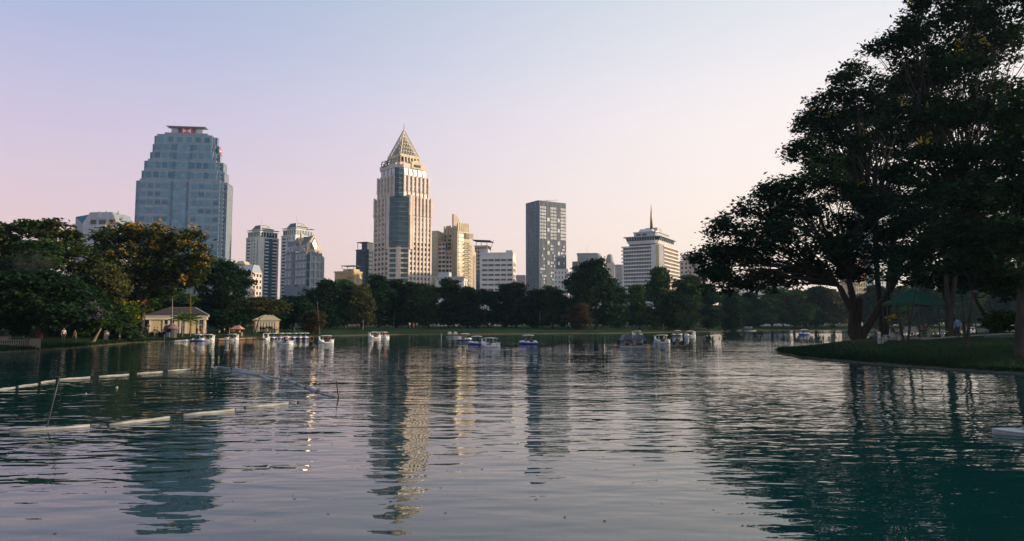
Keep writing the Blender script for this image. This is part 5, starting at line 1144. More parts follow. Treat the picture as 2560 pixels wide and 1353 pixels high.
# ------------------------------------------------------------------ boathouse, kiosk, landing
mk('cream_wall', (.55, .43, .25), .85, var=.08, scale=.6)
mk('cream_trim', (.58, .53, .46), .8, var=.06, scale=.6)
mk('roof_tile', (.05, .032, .03), .85, var=.25, scale=2.5, stretch=(1, 1, 4))
mk('green_fabric', (.006, .058, .036), .7, var=.12, scale=1.5)
mk('pink_fabric', (.55, .25, .20), .7, var=.1)
mk('mauve_roof', (.16, .10, .11), .8, var=.15)
mk('bench_stone', (.34, .34, .33), .8, var=.2, scale=3)
mk('stone_grey', (.16, .15, .13), .85, var=.15, scale=2)
def boathouse():
    B = Bld('cream_boathouse', 'cream-yellow boathouse with dark tiled hip roof on the left bank', 512.7, 368, 520, 815, 140, -21, b=8.5)
    a, b = B.a, B.b; zt = B.z(789); ze = B.z(799.5); B.part('wall', MB().box(-a, 0, 0, b, 0, ze), 'cream_wall')
    u = lambda zx: (zx - 325) / (2010 - 325) * a
    ent = B.part('entablature', MB().box(-a - .35, .35, -.35, b + .35, ze, zt - .25), 'cream_trim'); B.part('cornice', MB().box(-a - .6, .6, -.6, b + .6, zt - .25, zt), 'cream_trim', parent=ent)
    zr = B.z(768.5); rf = MB(); rf.hull([(-a - .7, -.7, zt), (.7, -.7, zt), (.7, b + .7, zt), (-a - .7, b + .7, zt), (-a + 3.4, b / 2, zr), (-2.2, b / 2, zr)]); rf = B.part('roof', rf, 'roof_tile')
    B.part('ridge', MB().bar((-a + 3.3, b / 2, zr), (-2.1, b / 2, zr), .12), 'rust', parent=rf); B.part('hip', MB().bar((.7, -.7, zt + .05), (-2.2, b / 2, zr), .10), 'cream_trim', parent=rf)
    for x0, x1 in ((335, 390), (810, 905), (985, 1090), (1300, 1400), (1835, 1890), (1905, 1955)):
        w = B.part('window', MB().box(-a + u(x0), -a + u(x1), -.04, .3, 1.0, ze - .05), 'glass_dark'); B.part('glazing_bar', MB().box(-a + u(x0), -a + u(x1), -.07, -.04, ze - 1.1, ze - .98), 'cream_trim', parent=w)
    for x in (400, 790, 935, 1120, 1280, 1430, 1810, 1985): B.part('pilaster', MB().box(-a + u(x) - .16, -a + u(x) + .16, -.12, .1, 0, ze), 'cream_trim')
    B.part('wall_panel', MB().box(-.05, .06, 1.5, b - 1.5, .8, ze - .4), 'cream_wall')
    # wings with pediments to the right
    B2 = Bld('pedimented_pavilion', 'cream pedimented pavilion partly hidden by trees right of the boathouse', 600, 545, 603, 815, 150, -20, b=9)
    a, b = B2.a, B2.b; ze = B2.z(800); B2.part('wall', MB().box(-a, 0, .8, b, 0, ze), 'cream_wall'); B2.part('entablature', MB().box(-a - .3, .3, -.3, b, ze, ze + .55), 'cream_trim')
    zp = B2.z(775); mb = MB(); mb.add([(x, y, z) for y in (-.3, b) for x, z in ((-a - .4, ze + .55), (.4, ze + .55), (-a / 2, zp))], [(0, 1, 2), (5, 4, 3), (0, 3, 4, 1), (1, 4, 5, 2), (2, 5, 3, 0)]); B2.part('pediment', mb, 'cream_wall')
    for q in range(5): x = -a + .3 + (a - .6) * q / 4; B2.part('column', MB().lathe([(.24, 0), (.2, .2), (.18, ze - .2), (.24, ze)], x, 0, 10), 'cream_trim')
    for q in range(4): x = -a + .3 + (a - .6) * (q + .5) / 4; B2.part('doorway', MB().box(x - .42, x + .42, .72, .9, 0, ze - .6), 'glass_dark')
    B3 = Bld('arcaded_wing', 'cream arcaded wing seen through branches behind the moored boats', 697, 634, 700, 815, 156, -18, b=8)
    a, b = B3.a, B3.b; ze = B3.z(801); B3.part('wall', MB().box(-a, 0, .6, b, 0, ze), 'cream_wall'); B3.part('roof', MB().hull([(-a - .5, 0, ze), (.5, 0, ze), (.5, b, ze), (-a - .5, b, ze), (-a + 2, b / 2, ze + 1.3), (-1.5, b / 2, ze + 1.3)]), 'cream_wall')
    for q in range(8):
        x = -a + .6 + (a - 1.2) * q / 7; B3.part('column', MB().box(x - .22, x + .22, .1, .7, 0, ze), 'cream_trim')
        if q < 7:
            x += (a - 1.2) / 14; o = B3.part('archway', MB().box(x - .38, x + .38, .5, .7, 0, ze - 1.0), 'glass_dark'); mb = MB(); mb.tube([(x, .5, ze - 1.0), (x, .7, ze - 1.0)], [.38, .38], 12); B3.part('arch_head', mb, 'glass_dark', parent=o)
boathouse()
def kiosk():
    b = gpt(430, 119); r = empty('ticket_kiosk', b); tag(r, 'small round kiosk with a brown conical roof in front of the boathouse', 'kiosk')
    k = mpp(119); MB().lathe([(.85, -.1), (.85, 1.75)], n=10, sm=False).build('body', M['dark_steel'], r); MB().lathe([(1.35, 1.62), (1.3, 1.72), (.75, 2.1), (.12, 2.65), (.02, 2.9)], n=12).build('roof', M['mauve_roof'], r)
    MB().box(-.55, .1, -.93, -.8, .15, 1.0).build('counter_panel', M['panel_pale'], r)
    b = gpt(594, 138); r = empty('pink_booth', b); tag(r, 'small booth under a faded pink canopy behind the docked swan boat', 'booth')
    for x in (-.95, .95):
        for y in (-.8, .8): MB().bar((x, y, -.1), (x, y, 1.5), .035).build('post', M['steel'], r)
    MB().prism([(-1.15, -1), (1.15, -1), (1.15, 1), (-1.15, 1)], 1.45, 2.15, 0, [(-.35, -.12), (.35, -.12), (.35, .12), (-.35, .12)]).build('canopy', M['pink_fabric'], r)
    MB().box(-.95, -.1, -.86, -.8, .95, 1.38).build('sign_board', M['orange'], r); MB().box(-.9, .9, -.3, .5, 0, .8).build('counter', M['wood'], r)
kiosk()
def deck(name, label, p0, p1, w, z):
    p0, p1 = Vector(p0), Vector(p1); L = (p1 - p0).length; r = empty(name, (p0 + p1) / 2, math.atan2((p1 - p0).y, (p1 - p0).x)); tag(r, label, 'jetty')
    mb = MB(); n = int(L / .28)
    for i in range(n): x = -L / 2 + L * i / n; mb.box(x, x + L / n - .025, -w / 2, w / 2, z - .05, z + (.004 if i % 3 else .012))
    o = mb.build('deck_board', M['wood'], r); o['kind'] = 'stuff'
    for s_ in (-1, 1): MB().box(-L / 2, L / 2, s_ * w / 2 - .06, s_ * w / 2 + .06, z - .22, z - .05).build('edge_beam', M['wood'], r)
    for i in range(int(L / 3) + 1):
        for s_ in (-1, 1): MB().tube([(-L / 2 + .3 + i * 3 if -L / 2 + .3 + i * 3 < L / 2 else L / 2 - .2, s_ * (w / 2 - .15), -1.2), (-L / 2 + .3 + i * 3 if -L / 2 + .3 + i * 3 < L / 2 else L / 2 - .2, s_ * (w / 2 - .15), z - .2)], [.07, .07], 6).build('pile', M['wood'], r)
p_ = on(530, 851); q_ = on(652, 847.6); deck('landing_stage', 'low brown wooden landing stage beside the docked swan boats', (p_.x, p_.y, 0), (q_.x, q_.y, 0), 1.3, .3)
p_ = on(640, 844); q_ = on(772, 845); deck('mooring_jetty', 'long low jetty behind the row of moored boats', (p_.x, p_.y + 2.2, 0), (q_.x, q_.y + 2.2, 0), 1.1, .3)
# balustrade of the left terrace
def balustrade():
    D = 76; a_, b_ = gpt(-40, D), gpt(86, D); L = b_.x - a_.x; r = empty('balustrade', (b_.x, D, min(a_.z, b_.z))); tag(r, 'grey stone balustrade at the far left edge of the bank', 'balustrade')
    MB().box(-L, 0, -.16, .16, -.3, .16).build('plinth', M['stone_grey'], r); MB().box(-L, 0, -.18, .18, .72, .86).build('top_rail', M['stone_grey'], r)
    bm_ = MB().lathe([(.07, .16), (.05, .22), (.09, .36), (.05, .6), (.07, .72)], n=8).mesh('baluster'); bm_.materials.append(M['concrete'])
    n = int(L / .25)
    for i in range(n): link('baluster', bm_, None, r, (-L + .12 + i * .25, 0, 0))
    MB().box(-.25, .55, -.35, .35, -.3, .98).build('end_pier', M['stone_grey'], r)
    MB().box(-L * .78, -L * .5, -.1, .1, .86, 1.2).build('carved_panel', M['stone_grey'], r)
balustrade()

# ------------------------------------------------------------------ people
def figure(pose):
    """one continuous body grown over a posed skeleton; facing -Y"""
    J = {}; E = []
    def j(n, p, r, c, par=None):
        J[n] = (Vector(p), r if isinstance(r, tuple) else (r, r), c)
        if par: E.append((par, n))
    sit = pose != 'stand'; h = .50 if sit else .92
    lean = {'stand': 0, 'sit': .03, 'recline': .16}[pose]
    j('pel', (0, 0, h), (.15, .11), 1); j('sp', (0, lean * .5, h + .23), (.135, .10), 0, 'pel'); j('ch', (0, lean, h + .43), (.155, .105), 0, 'sp'); j('nk', (0, lean + .01, h + .57), .052, 2, 'ch')
    j('hd', (0, lean - .005, h + .66), (.072, .085), 2, 'nk'); j('h2', (0, lean - .005, h + .745), (.078, .092), 2, 'hd'); j('h3', (0, lean, h + .80), (.05, .06), 2, 'h2'); j('no', (0, lean - .112, h + .705), .014, 2, 'hd')
    for s, k in ((1, 'l'), (-1, 'r')):
        j('sh' + k, (s * .175, lean + .005, h + .47), .062, 0, 'ch')
        if sit: el, wr = (s * .225, lean - .10, h + .24), (s * .17, -.28, h + .16)
        else: el, wr = (s * .235, .03, h + .20), (s * .245, -.035, h - .04)
        j('el' + k, el, .046, 0, 'sh' + k); j('fa' + k, tuple((Vector(el) * .55 + Vector(wr) * .45)), .04, 2, 'el' + k); j('wr' + k, wr, .028, 2, 'fa' + k)
        d = (Vector(wr) - Vector(el)).normalized(); pm = Vector(wr) + d * .07; j('pa' + k, pm, (.032, .02), 2, 'wr' + k); side = Vector((0, 1, 0)) if not sit else Vector((1, 0, 0)); curl = Vector((-s * .5, -.3, 0)) if not sit else Vector((0, -.1, -.8))
        for q, (o, L) in enumerate(((-.028, .062), (-.01, .075), (.01, .07), (.028, .055))):
            f1 = pm + side * o + d * (.03 + L * .45); f2 = f1 + (d + curl * .8).normalized() * L * .5
            j('f%d%s' % (q, k), f1, .009, 2, 'pa' + k); j('g%d%s' % (q, k), f2, .007, 2, 'f%d%s' % (q, k))
        t1 = Vector(wr) + d * .03 + side * -.045; j('th' + k, t1, .010, 2, 'wr' + k); j('tt' + k, t1 + d * .035 + curl * .012, .008, 2, 'th' + k)
        j('hp' + k, (s * .09, 0, h - .04), .088, 1, 'pel')
        if pose == 'recline': kn, an, to = (s * .10, -.43, h + .06), (s * .09, -.86, h - .04), (s * .09, -.92, h + .08)
        elif sit: kn, an, to = (s * .11, -.44, h + .01), (s * .10, -.44, .10), (s * .10, -.60, .045)
        else: kn, an, to = (s * .10, -.02 + s * .03, .50), (s * .105, .03 + s * .05, .09), (s * .11, -.12 + s * .05, .04)
        j('kn' + k, kn, .062, 1, 'hp' + k); j('ca' + k, tuple(Vector(kn) * .62 + Vector(an) * .38), .054, 1, 'kn' + k); j('an' + k, an, .04, 1, 'ca' + k); j('to' + k, to, (.04, .03), 3, 'an' + k)
    names = list(J); ix = {n: i for i, n in enumerate(names)}
    me = bpy.data.meshes.new('body'); me.from_pydata([J[n][0] for n in names], [(ix[a], ix[b]) for a, b in E], []); me.update()
    o = bpy.data.objects.new('body', me); COL.objects.link(o); sk = o.modifiers.new('skin', 'SKIN'); sk.use_smooth_shade = True
    for i, n in enumerate(names): sv = me.skin_vertices[0].data[i]; sv.radius = J[n][1]; sv.use_root = (n == 'pel')
    ss = o.modifiers.new('sub', 'SUBSURF'); ss.levels = ss.render_levels = 1
    dg = bpy.context.evaluated_depsgraph_get(); m2 = bpy.data.meshes.new_from_object(o.evaluated_get(dg)); bpy.data.objects.remove(o); m2.materials.clear()
    for k in ('shirt', 'trousers', 'skin', 'black'): m2.materials.append(M[k])
    pts = np.array([J[n][0] for n in names]); cl = [J[n][2] for n in names]
    mid = [((J[a][0] + J[b][0]) / 2, J[b][2]) for a, b in E]; pts = np.concatenate([pts, np.array([m_[0] for m_ in mid])]); cl += [m_[1] for m_ in mid]
    for p in m2.polygons: c = np.array(p.center); p.material_index = cl[int(((pts - c) ** 2).sum(1).argmin())]; p.use_smooth = True
    hm = MB(); hm.ball((0, lean + .018, h + .765), .098, .108, .088, 10, 6); hm.ball((0, lean + .06, h + .70), .085, .055, .075, 8, 5)
    for s in (-1, 1): hm.ball((s * .03, lean - .094, h + .735), .012, .006, .008, 6, 4)
    hm = hm.mesh('hair'); hm.materials.append(M['hair']); return m2, hm
FIG = {p: figure(p) for p in ('stand', 'sit', 'recline')}
for i, c in enumerate([(.07, .20, .38), (.55, .55, .56), (.03, .035, .05), (.40, .05, .05), (.06, .22, .16), (.45, .30, .08), (.10, .10, .13), (.62, .58, .50)]): mk('shirt%d' % i, c, .85)
for i, c in enumerate([(.025, .028, .04), (.09, .09, .11), (.05, .07, .14), (.22, .19, .15)]): mk('trouser%d' % i, c, .85)
def person(loc, rz, pose, label, sh=0, tr=0, s=1.0, group=None):
    body, hair = FIG[pose]; o = link('person', body, None, None, loc, rz); tag(o, label, 'person', group); o.scale = (s, s, s)
    for i, m_ in enumerate(('shirt%d' % sh, 'trouser%d' % tr)): o.material_slots[i].link = 'OBJECT'; o.material_slots[i].material = M[m_]
    link('hair', hair, None, o); return o

# ------------------------------------------------------------------ boats
def canopy_mesh(L, Wd, z, rise=.13):
    mb = MB(); n, m_ = 8, 6; b0 = len(mb.v)
    for lay, dz in ((0, 0), (1, -.05)):
        for i in range(n + 1):
            for k in range(m_ + 1): u, v = i / n * 2 - 1, k / m_ * 2 - 1; mb.v.append((u * L / 2, v * Wd / 2, z + rise * (1 - u ** 4 * .6 - v * v * .5) + dz))
    N1 = (n + 1) * (m_ + 1); I = lambda l, i, k: l * N1 + i * (m_ + 1) + k
    for i in range(n):
        for k in range(m_): mb.f.append([I(0, i, k), I(0, i + 1, k), I(0, i + 1, k + 1), I(0, i, k + 1)]); mb.f.append([I(1, i, k + 1), I(1, i + 1, k + 1), I(1, i + 1, k), I(1, i, k)])
    for i in range(n): mb.f.append([I(0, i, 0), I(1, i, 0), I(1, i + 1, 0), I(0, i + 1, 0)]); mb.f.append([I(0, i + 1, m_), I(1, i + 1, m_), I(1, i, m_), I(0, i, m_)])
    for k in range(m_): mb.f.append([I(0, 0, k + 1), I(1, 0, k + 1), I(1, 0, k), I(0, 0, k)]); mb.f.append([I(0, n, k), I(1, n, k), I(1, n, k + 1), I(0, n, k + 1)])
    mb.m += [0] * (len(mb.f) - len(mb.m)); mb.sm += [True] * (len(mb.f) - len(mb.sm)); return mb
def loft(secs, m=0, sm=True):
    mb = MB(); n = len(secs[0])
    for s in secs: mb.v += [tuple(p) for p in s]
    for i in range(len(secs) - 1):
        for k in range(n): mb.f.append([i * n + k, i * n + (k + 1) % n, (i + 1) * n + (k + 1) % n, (i + 1) * n + k])
    mb.f.append(list(range(n))[::-1]); mb.f.append([(len(secs) - 1) * n + k for k in range(n)])
    mb.m = [m] * len(mb.f); mb.sm = [sm] * len(mb.f); return mb
def hull_secs(L, Wd, zb, zt, bow=.25, stern=.75, n=9):
    S = []
    for i in range(n):
        t = i / (n - 1); x = -L / 2 + L * t; w = Wd / 2 * (stern + (1 - stern) * math.sin(min(1, t * 2.2) * math.pi / 2)) * (1 if t < .55 else max(bow, math.cos((t - .55) / .45 * math.pi / 2) ** .6)); up = .18 * max(0, t - .6) ** 1.5 * 2
        S.append([(x, -w, zt + up), (x, -w * .96, zt * .3 + up * .7), (x, -w * .7, zb + up * .5), (x, w * .7, zb + up * .5), (x, w * .96, zt * .3 + up * .7), (x, w, zt + up)])
    return S
def swan_boat():
    r = empty('swan_boat'); h = loft(hull_secs(2.45, 1.55, -.16, .30, .6, .9)); o = h.build('hull', M['boat_white'], r)
    MB().box(-1.0, .9, -.62, .62, .30, .34).build('floor', M['black'], r)
    for s in (-1, 1):
        mb = MB(); mb.ball((.72, s * .47, .42), .44, .27, .30, 12, 8); mb.tube([(.86, s * .47, .5), (1.06, s * .47, .72), (1.10, s * .47, .92), (1.03, s * .47, 1.10), (1.06, s * .47, 1.21), (1.16, s * .47, 1.23)], [.20, .15, .115, .095, .095, .085], 9); mb.ball((1.14, s * .47, 1.235), .13, .095, .10, 9, 6)
        sw = mb.build('swan', M['boat_white'], r); MB().tube([(1.22, s * .47, 1.225), (1.37, s * .47, 1.18)], [.05, .015], 6).build('beak', M['beak'], sw)
        mb = MB(); mb.ball((-.82, s * .47, .44), .44, .27, .30, 10, 7); mb.hull([(-1.0, s * .47 - .1, .55), (-1.0, s * .47 + .1, .55), (-1.36, s * .47, .86), (-1.2, s * .47 - .12, .45), (-1.2, s * .47 + .12, .45)]); mb.build('tail', M['boat_white'], r)
    MB().box(-.62, -.25, -.55, .55, .34, .62).build('seat', M['rust'], r); MB().box(-.72, -.60, -.55, .55, .55, .95).build('seat_back', M['rust'], r)
    for x in (-.68, .48):
        for y in (-.52, .52): MB().tube([(x, y, .34), (x, y, 1.42)], [.022, .022], 6).build('canopy_post', M['steel'], r)
    canopy_mesh(1.75, 1.45, 1.38).build('canopy', M['canopy_white'], r); return r
def pedal_boat(hullmat='boat_blue'):
    r = empty('pedal_boat'); loft(hull_secs(2.7, 1.5, -.16, .30, .12, .7)).build('hull', M[hullmat], r)
    S = [[(p[0] * 1.02, p[1] * 1.03, .30 + dz + .14 * max(0, p[0])) for p, dz in ((s[0], 0), (s[0], .07), (s[5], .07), (s[5], 0))] for s in hull_secs(2.7, 1.5, -.16, .30, .12, .7)]
    loft(S, sm=False).build('deck_rim', M['boat_white'], r)
    MB().ball((.78, 0, .38), .52, .50, .26, 12, 7).build('bow_cowl', M['boat_white'], r); MB().ball((-.92, 0, .38), .38, .58, .26, 12, 7).build('stern_cowl', M['boat_white'], r); MB().ball((.0, .5, .38), .30, .16, .22, 8, 6).build('arm_rest', M['boat_white'], r)
    MB().box(-.62, -.2, -.5, .5, .3, .55).build('seat', M['black'], r)
    for x in (-.45, .25): MB().tube([(x, 0 if x > 0 else 0, .3), (x, 0, 1.44)], [.025, .025], 6).build('canopy_post', M['steel'], r)
    canopy_mesh(1.55, 1.35, 1.40, .15).build('canopy', M['canopy_white'], r); return r
protoS, protoB, protoN = swan_boat(), pedal_boat(), pedal_boat('boat_navy'); fresh = {id(protoS), id(protoB), id(protoN)}
def boat(proto, px, py, deg, label, s=.95, group='pedal boats on the lake', riders=()):
    o = proto if id(proto) in fresh else copy_tree(proto); fresh.discard(id(proto)); p = on(px, py)
    o.location = (p.x, p.y, -.02); o.rotation_euler = (0, 0, R(deg)); s *= .9; o.scale = (s, s, s * .9); tag(o, label, 'boat', group)
    for x, y, sh, lab in riders:
        q = Matrix.Rotation(R(deg), 3, 'Z') @ Vector((x * s, y * s, 0)); person((p.x + q.x, p.y + q.y, .05 * s), R(deg + 90), 'sit', lab, sh, sh % 4, .93 * s)
S_, Bl, Nv = protoS, protoB, protoN
boat(S_, 519, 852.6, 8, 'docked white swan boat with heads to the right, beside the dinghies', riders=())
boat(Bl, 495, 853.6, 0, 'blue-hulled boat tied up just left of the docked swan boat')
boat(S_, 580, 851, 4, 'white swan boat docked alone against the wooden landing stage')
boat(S_, 666, 848.6, -80, 'white swan boat at the left end of the moored row')
for i, (px, t_) in enumerate(((685, 'second boat from the left in the moored row'), (702, 'third boat from the left in the moored row'), (719, 'fourth boat from the left in the moored row'), (736, 'third boat from the right in the moored row'), (751, 'second boat from the right in the moored row'), (764, 'navy boat at the right end of the moored row'))):
    boat(Nv, px, 848.2 - .15 * i, -86 + 3 * (i % 3), t_ if 'navy' in t_ else 'navy-hulled ' + t_)
boat(S_, 712, 861, 172, 'white swan boat with two riders, in front of the moored row', riders=((-.3, -.3, 6, 'rider in grey sitting on the near side of the swan boat before the moored row'), (-.3, .3, 3, 'rider in red sitting on the far side of the swan boat before the moored row')))
boat(S_, 815, 858.5, 196, 'white swan boat alone in front of the far bank below the gabled building', s=1.0, riders=((-.3, 0, 3, 'rider in red in the swan boat right of the moored row'),))
boat(S_, 936, 845.6, 205, 'left white swan boat of the pair below the lattice-topped tower', s=1.05)
boat(S_, 957, 845.2, 160, 'right white swan boat of the pair below the lattice-topped tower', s=1.05)
boat(Nv, 1162, 851.6, 6, 'blue and white boat beside the golden aerator', s=1.0, riders=((-.4, -.25, 6, 'rider in dark clothes in the boat beside the golden aerator'),))
boat(Bl, 1192, 862, 178, 'bright blue boat half hidden behind a swan boat', s=1.0, riders=((-.1, -.2, 2, 'rider in black in the half hidden bright blue boat'),))
boat(S_, 1226, 868, 150, 'white swan boat nearest the camera in mid-lake', s=1.0, riders=((-.3, -.25, 7, 'rider in pale clothes in the nearest mid-lake swan boat'),))
boat(Bl, 1321, 861, 176, 'bright blue boat with two riders below the dark slab tower', s=1.1, riders=((.1, -.2, 2, 'front rider in black in the bright blue boat below the slab tower'), (-.35, .2, 6, 'rear rider in grey in the bright blue boat below the slab tower')))
boat(S_, 1593, 841, 168, 'white swan boat partly hidden behind the big aerator', s=1.05, riders=((-.3, 0, 3, 'rider in red in the swan boat behind the big aerator'),))
boat(S_, 1655, 858, 164, 'white swan boat with two riders right of the big aerator', s=1.05, riders=((-.3, -.3, 2, 'near rider in black in the swan boat right of the big aerator'), (-.3, .3, 1, 'far rider in white in the swan boat right of the big aerator')))
boat(Nv, 1693, 839.5, 10, 'navy and white boat at right, left of the last swan boat', s=1.05, riders=((-.3, 0, 6, 'rider in the navy and white boat at right'),))
boat(S_, 1725, 841, 6, 'rightmost white swan boat on the open water', s=1.05)
boat(Bl, 2010, 837.2, 185, 'lone blue boat on the bright water left of the big trunk', s=1.15, riders=((-.2, .2, 2, 'rider in black in the lone blue boat near the big trunk'),))
boat(S_, 2428, 828.5, 190, 'white swan boat glimpsed behind the man in the blue shirt', s=1.3)
boat(Bl, 2480, 827.5, 0, 'boat glimpsed across the water behind the lamp post', s=1.2)
# the grey boat whose bow enters at the right edge
def bow_boat():
    p = on(2530, 1086); r = empty('grey_rowing_boat', (p.x + .75, p.y - .05, -.06), R(174)); r.scale = (.8, .8, .5); tag(r, 'pale grey boat whose bow enters at the lower right edge', 'boat')
    loft(hull_secs(3.0, 1.25, -.16, .26, .14, .7)).build('hull', M['pipe_grey'], r); S = [[(q[0], q[1] * 1.04, q[2] + dz) for q, dz in ((s[0], 0), (s[0], .05), (s[5], .05), (s[5], 0))] for s in hull_secs(3.0, 1.25, -.16, .26, .14, .7)]
    loft(S, sm=False).build('deck', M['panel_pale'], r); MB().box(-1.3, .35, -.66, .66, -.02, .24).build('blue_panel', M['boat_blue'], r); MB().box(.0, .35, -.4, .4, .3, .42).build('seat', M['pipe'], r)
bow_boat()
# white dinghies at the landing
for i, (px, py, dg, lab) in enumerate(((452, 853.5, 20, 'leftmost small white dinghy by the docked boats'), (466, 852.6, 14, 'small white dinghy between another dinghy and the blue boat'))):
    p = on(px, py); r = empty('white_dinghy', (p.x, p.y, -.02), R(dg)); tag(r, lab, 'boat', 'small white dinghies'); loft(hull_secs(2.0, .8, -.1, .2, .2, .7)).build('hull', M['boat_white'], r); MB().box(-.5, -.25, -.3, .3, .16, .24).build('thwart', M['wood'], r); MB().box(.15, .4, -.3, .3, .16, .24).build('thwart', M['wood'], r)

# ------------------------------------------------------------------ floating aerators
def aerator(px, py, s, label, gold=False, name='paddle_aerator'):
    p = on(px, py); r = empty(name, (p.x, p.y, 0), R(8)); r.scale = (s, s, s); tag(r, label, 'aerator')
    for y in (-.9, 0, .9): MB().tube([(-2.4, y, .08), (-2.2, y, .08), (2.2, y, .08), (2.5, y, .12)], [.05, .26, .26, .06], 10).build('float', M['pipe_grey' if y < 0 else 'rust'], r)
    MB().box(-2.0, 2.2, -1.0, 1.0, .32, .42).build('frame', M['dark_steel'], r)
    for x in (-1.2, .55):
        MB().prism([(x - .75, -.8), (x + .75, -.8), (x + .75, .8), (x - .75, .8)], 1.0, 1.75, 0, [(x - .35, -.7), (x + .35, -.7), (x + .35, .7), (x - .35, .7)]).build('wheel_cover', M['slate' if not gold else 'steel'], r)
        for dx in (-.6, .6):
            for y in (-.7, .7): MB().bar((x + dx, y, .42), (x + dx * .95, y, 1.05), .035).build('post', M['dark_steel'], r)
        w = MB().tube([(x, -.75, .75), (x, .75, .75)], [.06, .06], 8).build('axle', M['steel'], r)
        for k in range(6): a = k * math.pi / 3; MB().add([(x + math.cos(a) * .15 + dd * math.sin(a), y, .75 + math.sin(a) * .15 - dd * math.cos(a)) for dd in (-.02, .02) for y in (-.6, .6)] + [(x + math.cos(a) * .62 + dd * math.sin(a), y, .75 + math.sin(a) * .62 - dd * math.cos(a)) for dd in (-.02, .02) for y in (-.6, .6)], [(0, 1, 5, 4), (2, 6, 7, 3), (4, 5, 7, 6), (0, 2, 3, 1), (0, 4, 6, 2), (1, 3, 7, 5)]).build('paddle', M['lattice_gold' if gold else 'dark_steel'], w)
    MB().bar((-.5, -.7, .42), (.1, -.7, 1.6), .04).build('brace', M['rust'], r); MB().bar((.1, -.7, .42), (-.5, -.7, 1.6), .04).build('brace', M['rust'], r)
aerator(1588, 869.5, .92, 'large dark floating paddle aerator in the lake at right')
aerator(1134, 843.5, .68, 'small golden floating aerator left of the blue and white boat', True)
aerator(1872, 827.5, 1.0, 'distant small aerator near the far bank at right')
p = on(1621.5, 872); r = empty('mooring_buoy', (p.x, p.y, 0)); tag(r, 'orange-yellow buoy floating beside the large aerator', 'buoy'); MB().lathe([(.04, -.25), (.17, -.1), (.2, .1), (.16, .3), (.05, .36)], n=12).build('float', M['orange'], r); MB().tube([(0, 0, .34), (0, 0, .5)], [.02, .02], 6).build('ring_post', M['steel'], r)

# ------------------------------------------------------------------ floating booms, stakes and floats
pm_cache = {}
def pipe(p0, p1, rad, label, m='pipe', grp='pipes of the floating boom'):
    a, b = on(*p0), on(*p1); d = b - a; L = d.length; o = empty('boom_pipe', ((a.x + b.x) / 2, (a.y + b.y) / 2, rad * .25), math.atan2(d.y, d.x)); tag(o, label, 'pipe', grp)
    MB().tube([(-L / 2, 0, 0), (-L / 6, 0, .012), (L / 6, 0, -.006), (L / 2, 0, 0)], [rad] * 4, 12).build('tube', M[m], o)
    for s in (-1, 1): MB().tube([(s * (L / 2 - .02), 0, 0), (s * (L / 2 + .02), 0, 0)], [rad * 1.04, rad], 12).build('end_cap', M['dark_steel'], o)
G1 = 'pipes of the far boom line'; G2 = 'pipes of the near boom line'; G3 = 'pipes of the slanting boom line'
for p0, p1, lab in (((-60, 986), (-8, 977), 'far boom pipe entering at the left edge'), ((-4, 975.5), (37, 970), 'first whole pipe of the far boom at the left edge'), ((44, 968), (93, 961), 'second pipe of the far boom from the left'), ((100, 958), (137, 952), 'short third pipe of the far boom, just left of the leaning pole tip'),
                    ((146, 950), (225, 944), 'long far boom pipe touching the leaning pole tip'), ((246, 942.6), (322, 937), 'third far boom pipe from the right end'), ((341, 935), (406, 930), 'second far boom pipe from the right end'), ((418, 928), (478, 923.6), 'far boom pipe at its right end')): pipe(p0, p1, .052, lab, 'pipe', G1)
for p0, p1, lab in (((26, 1082), (227, 1066), 'largest nearest white boom pipe at lower left'), ((271, 1064.6), (424, 1045), 'second pipe of the near boom from the left'), ((457, 1040), (587, 1026), 'third pipe of the near boom from the left'), ((612.5, 1021), (721, 1009.4), 'last pipe of the near boom, at its right end')): pipe(p0, p1, .052, lab, 'pipe', G2)
seq = [(531, 923), (543, 918.7), (580, 921.5)]
pipe((531, 923), (543, 918.9), .07, 'tiny turned pipe at the upper end of the slanting boom', 'pipe', G3); pipe((545, 919), (579, 921.8), .06, 'thin pipe joining the upper end of the slanting boom', 'pipe_grey', G3); pipe((583, 922.5), (640, 935.5), .075, 'upper pipe of the slanting boom, back one of two', 'pipe_grey', G3); pipe((582, 929), (648, 939.5), .085, 'upper pipe of the slanting boom, front one of two', 'pipe_grey', G3)
pipe((650, 940.5), (679, 953), .075, 'short stray pipe branching off the slanting boom', 'pipe_grey', G3); pipe((652, 938.5), (694, 947), .06, 'slanting boom pipe just left of the tall stake', 'pipe_grey', G3); pipe((702, 948), (721, 954), .075, 'short slanting boom pipe just right of the tall stake', 'pipe_grey', G3); pipe((725, 955), (743, 961.5), .085, 'slanting boom pipe fourth from the lower end', 'pipe_grey', G3)
pipe((745, 963), (764, 970.5), .07, 'slanting boom pipe third from the lower end', 'pipe_grey', G3); pipe((769, 971.5), (795, 981.5), .095, 'thick slanting boom pipe second from the lower end', 'pipe_grey', G3); pipe((798, 983), (835, 993.5), .05, 'thin last pipe of the slanting boom beside the lower stake', 'pipe_grey', G3)
def stake(b0, t0, rad, label, D=None, cat='stake', name='stake', m='dark_steel', ground=False, base=None):
    a = base or on(*b0); top = at(t0[0], t0[1], a.y); v = top - a; o = empty(name, a); tag(o, label, cat); MB().tube([(-v * .3)[:] if not ground else (0, 0, -.2), (0, 0, 0), (v * .5)[:], v[:]], [rad, rad, rad * .95, rad * .8], 7).build('shaft', M[m], o); return o, v
stake((702.5, 948), (699, 912), .035, 'tall thin stake standing in the slanting boom'); stake((847, 994), (841, 953), .035, 'dark stake at the lower end of the slanting boom'); stake((116, 1072), (149, 941), .022, 'long thin pole leaning right behind the nearest boom pipe', cat='pole', name='leaning_pole')
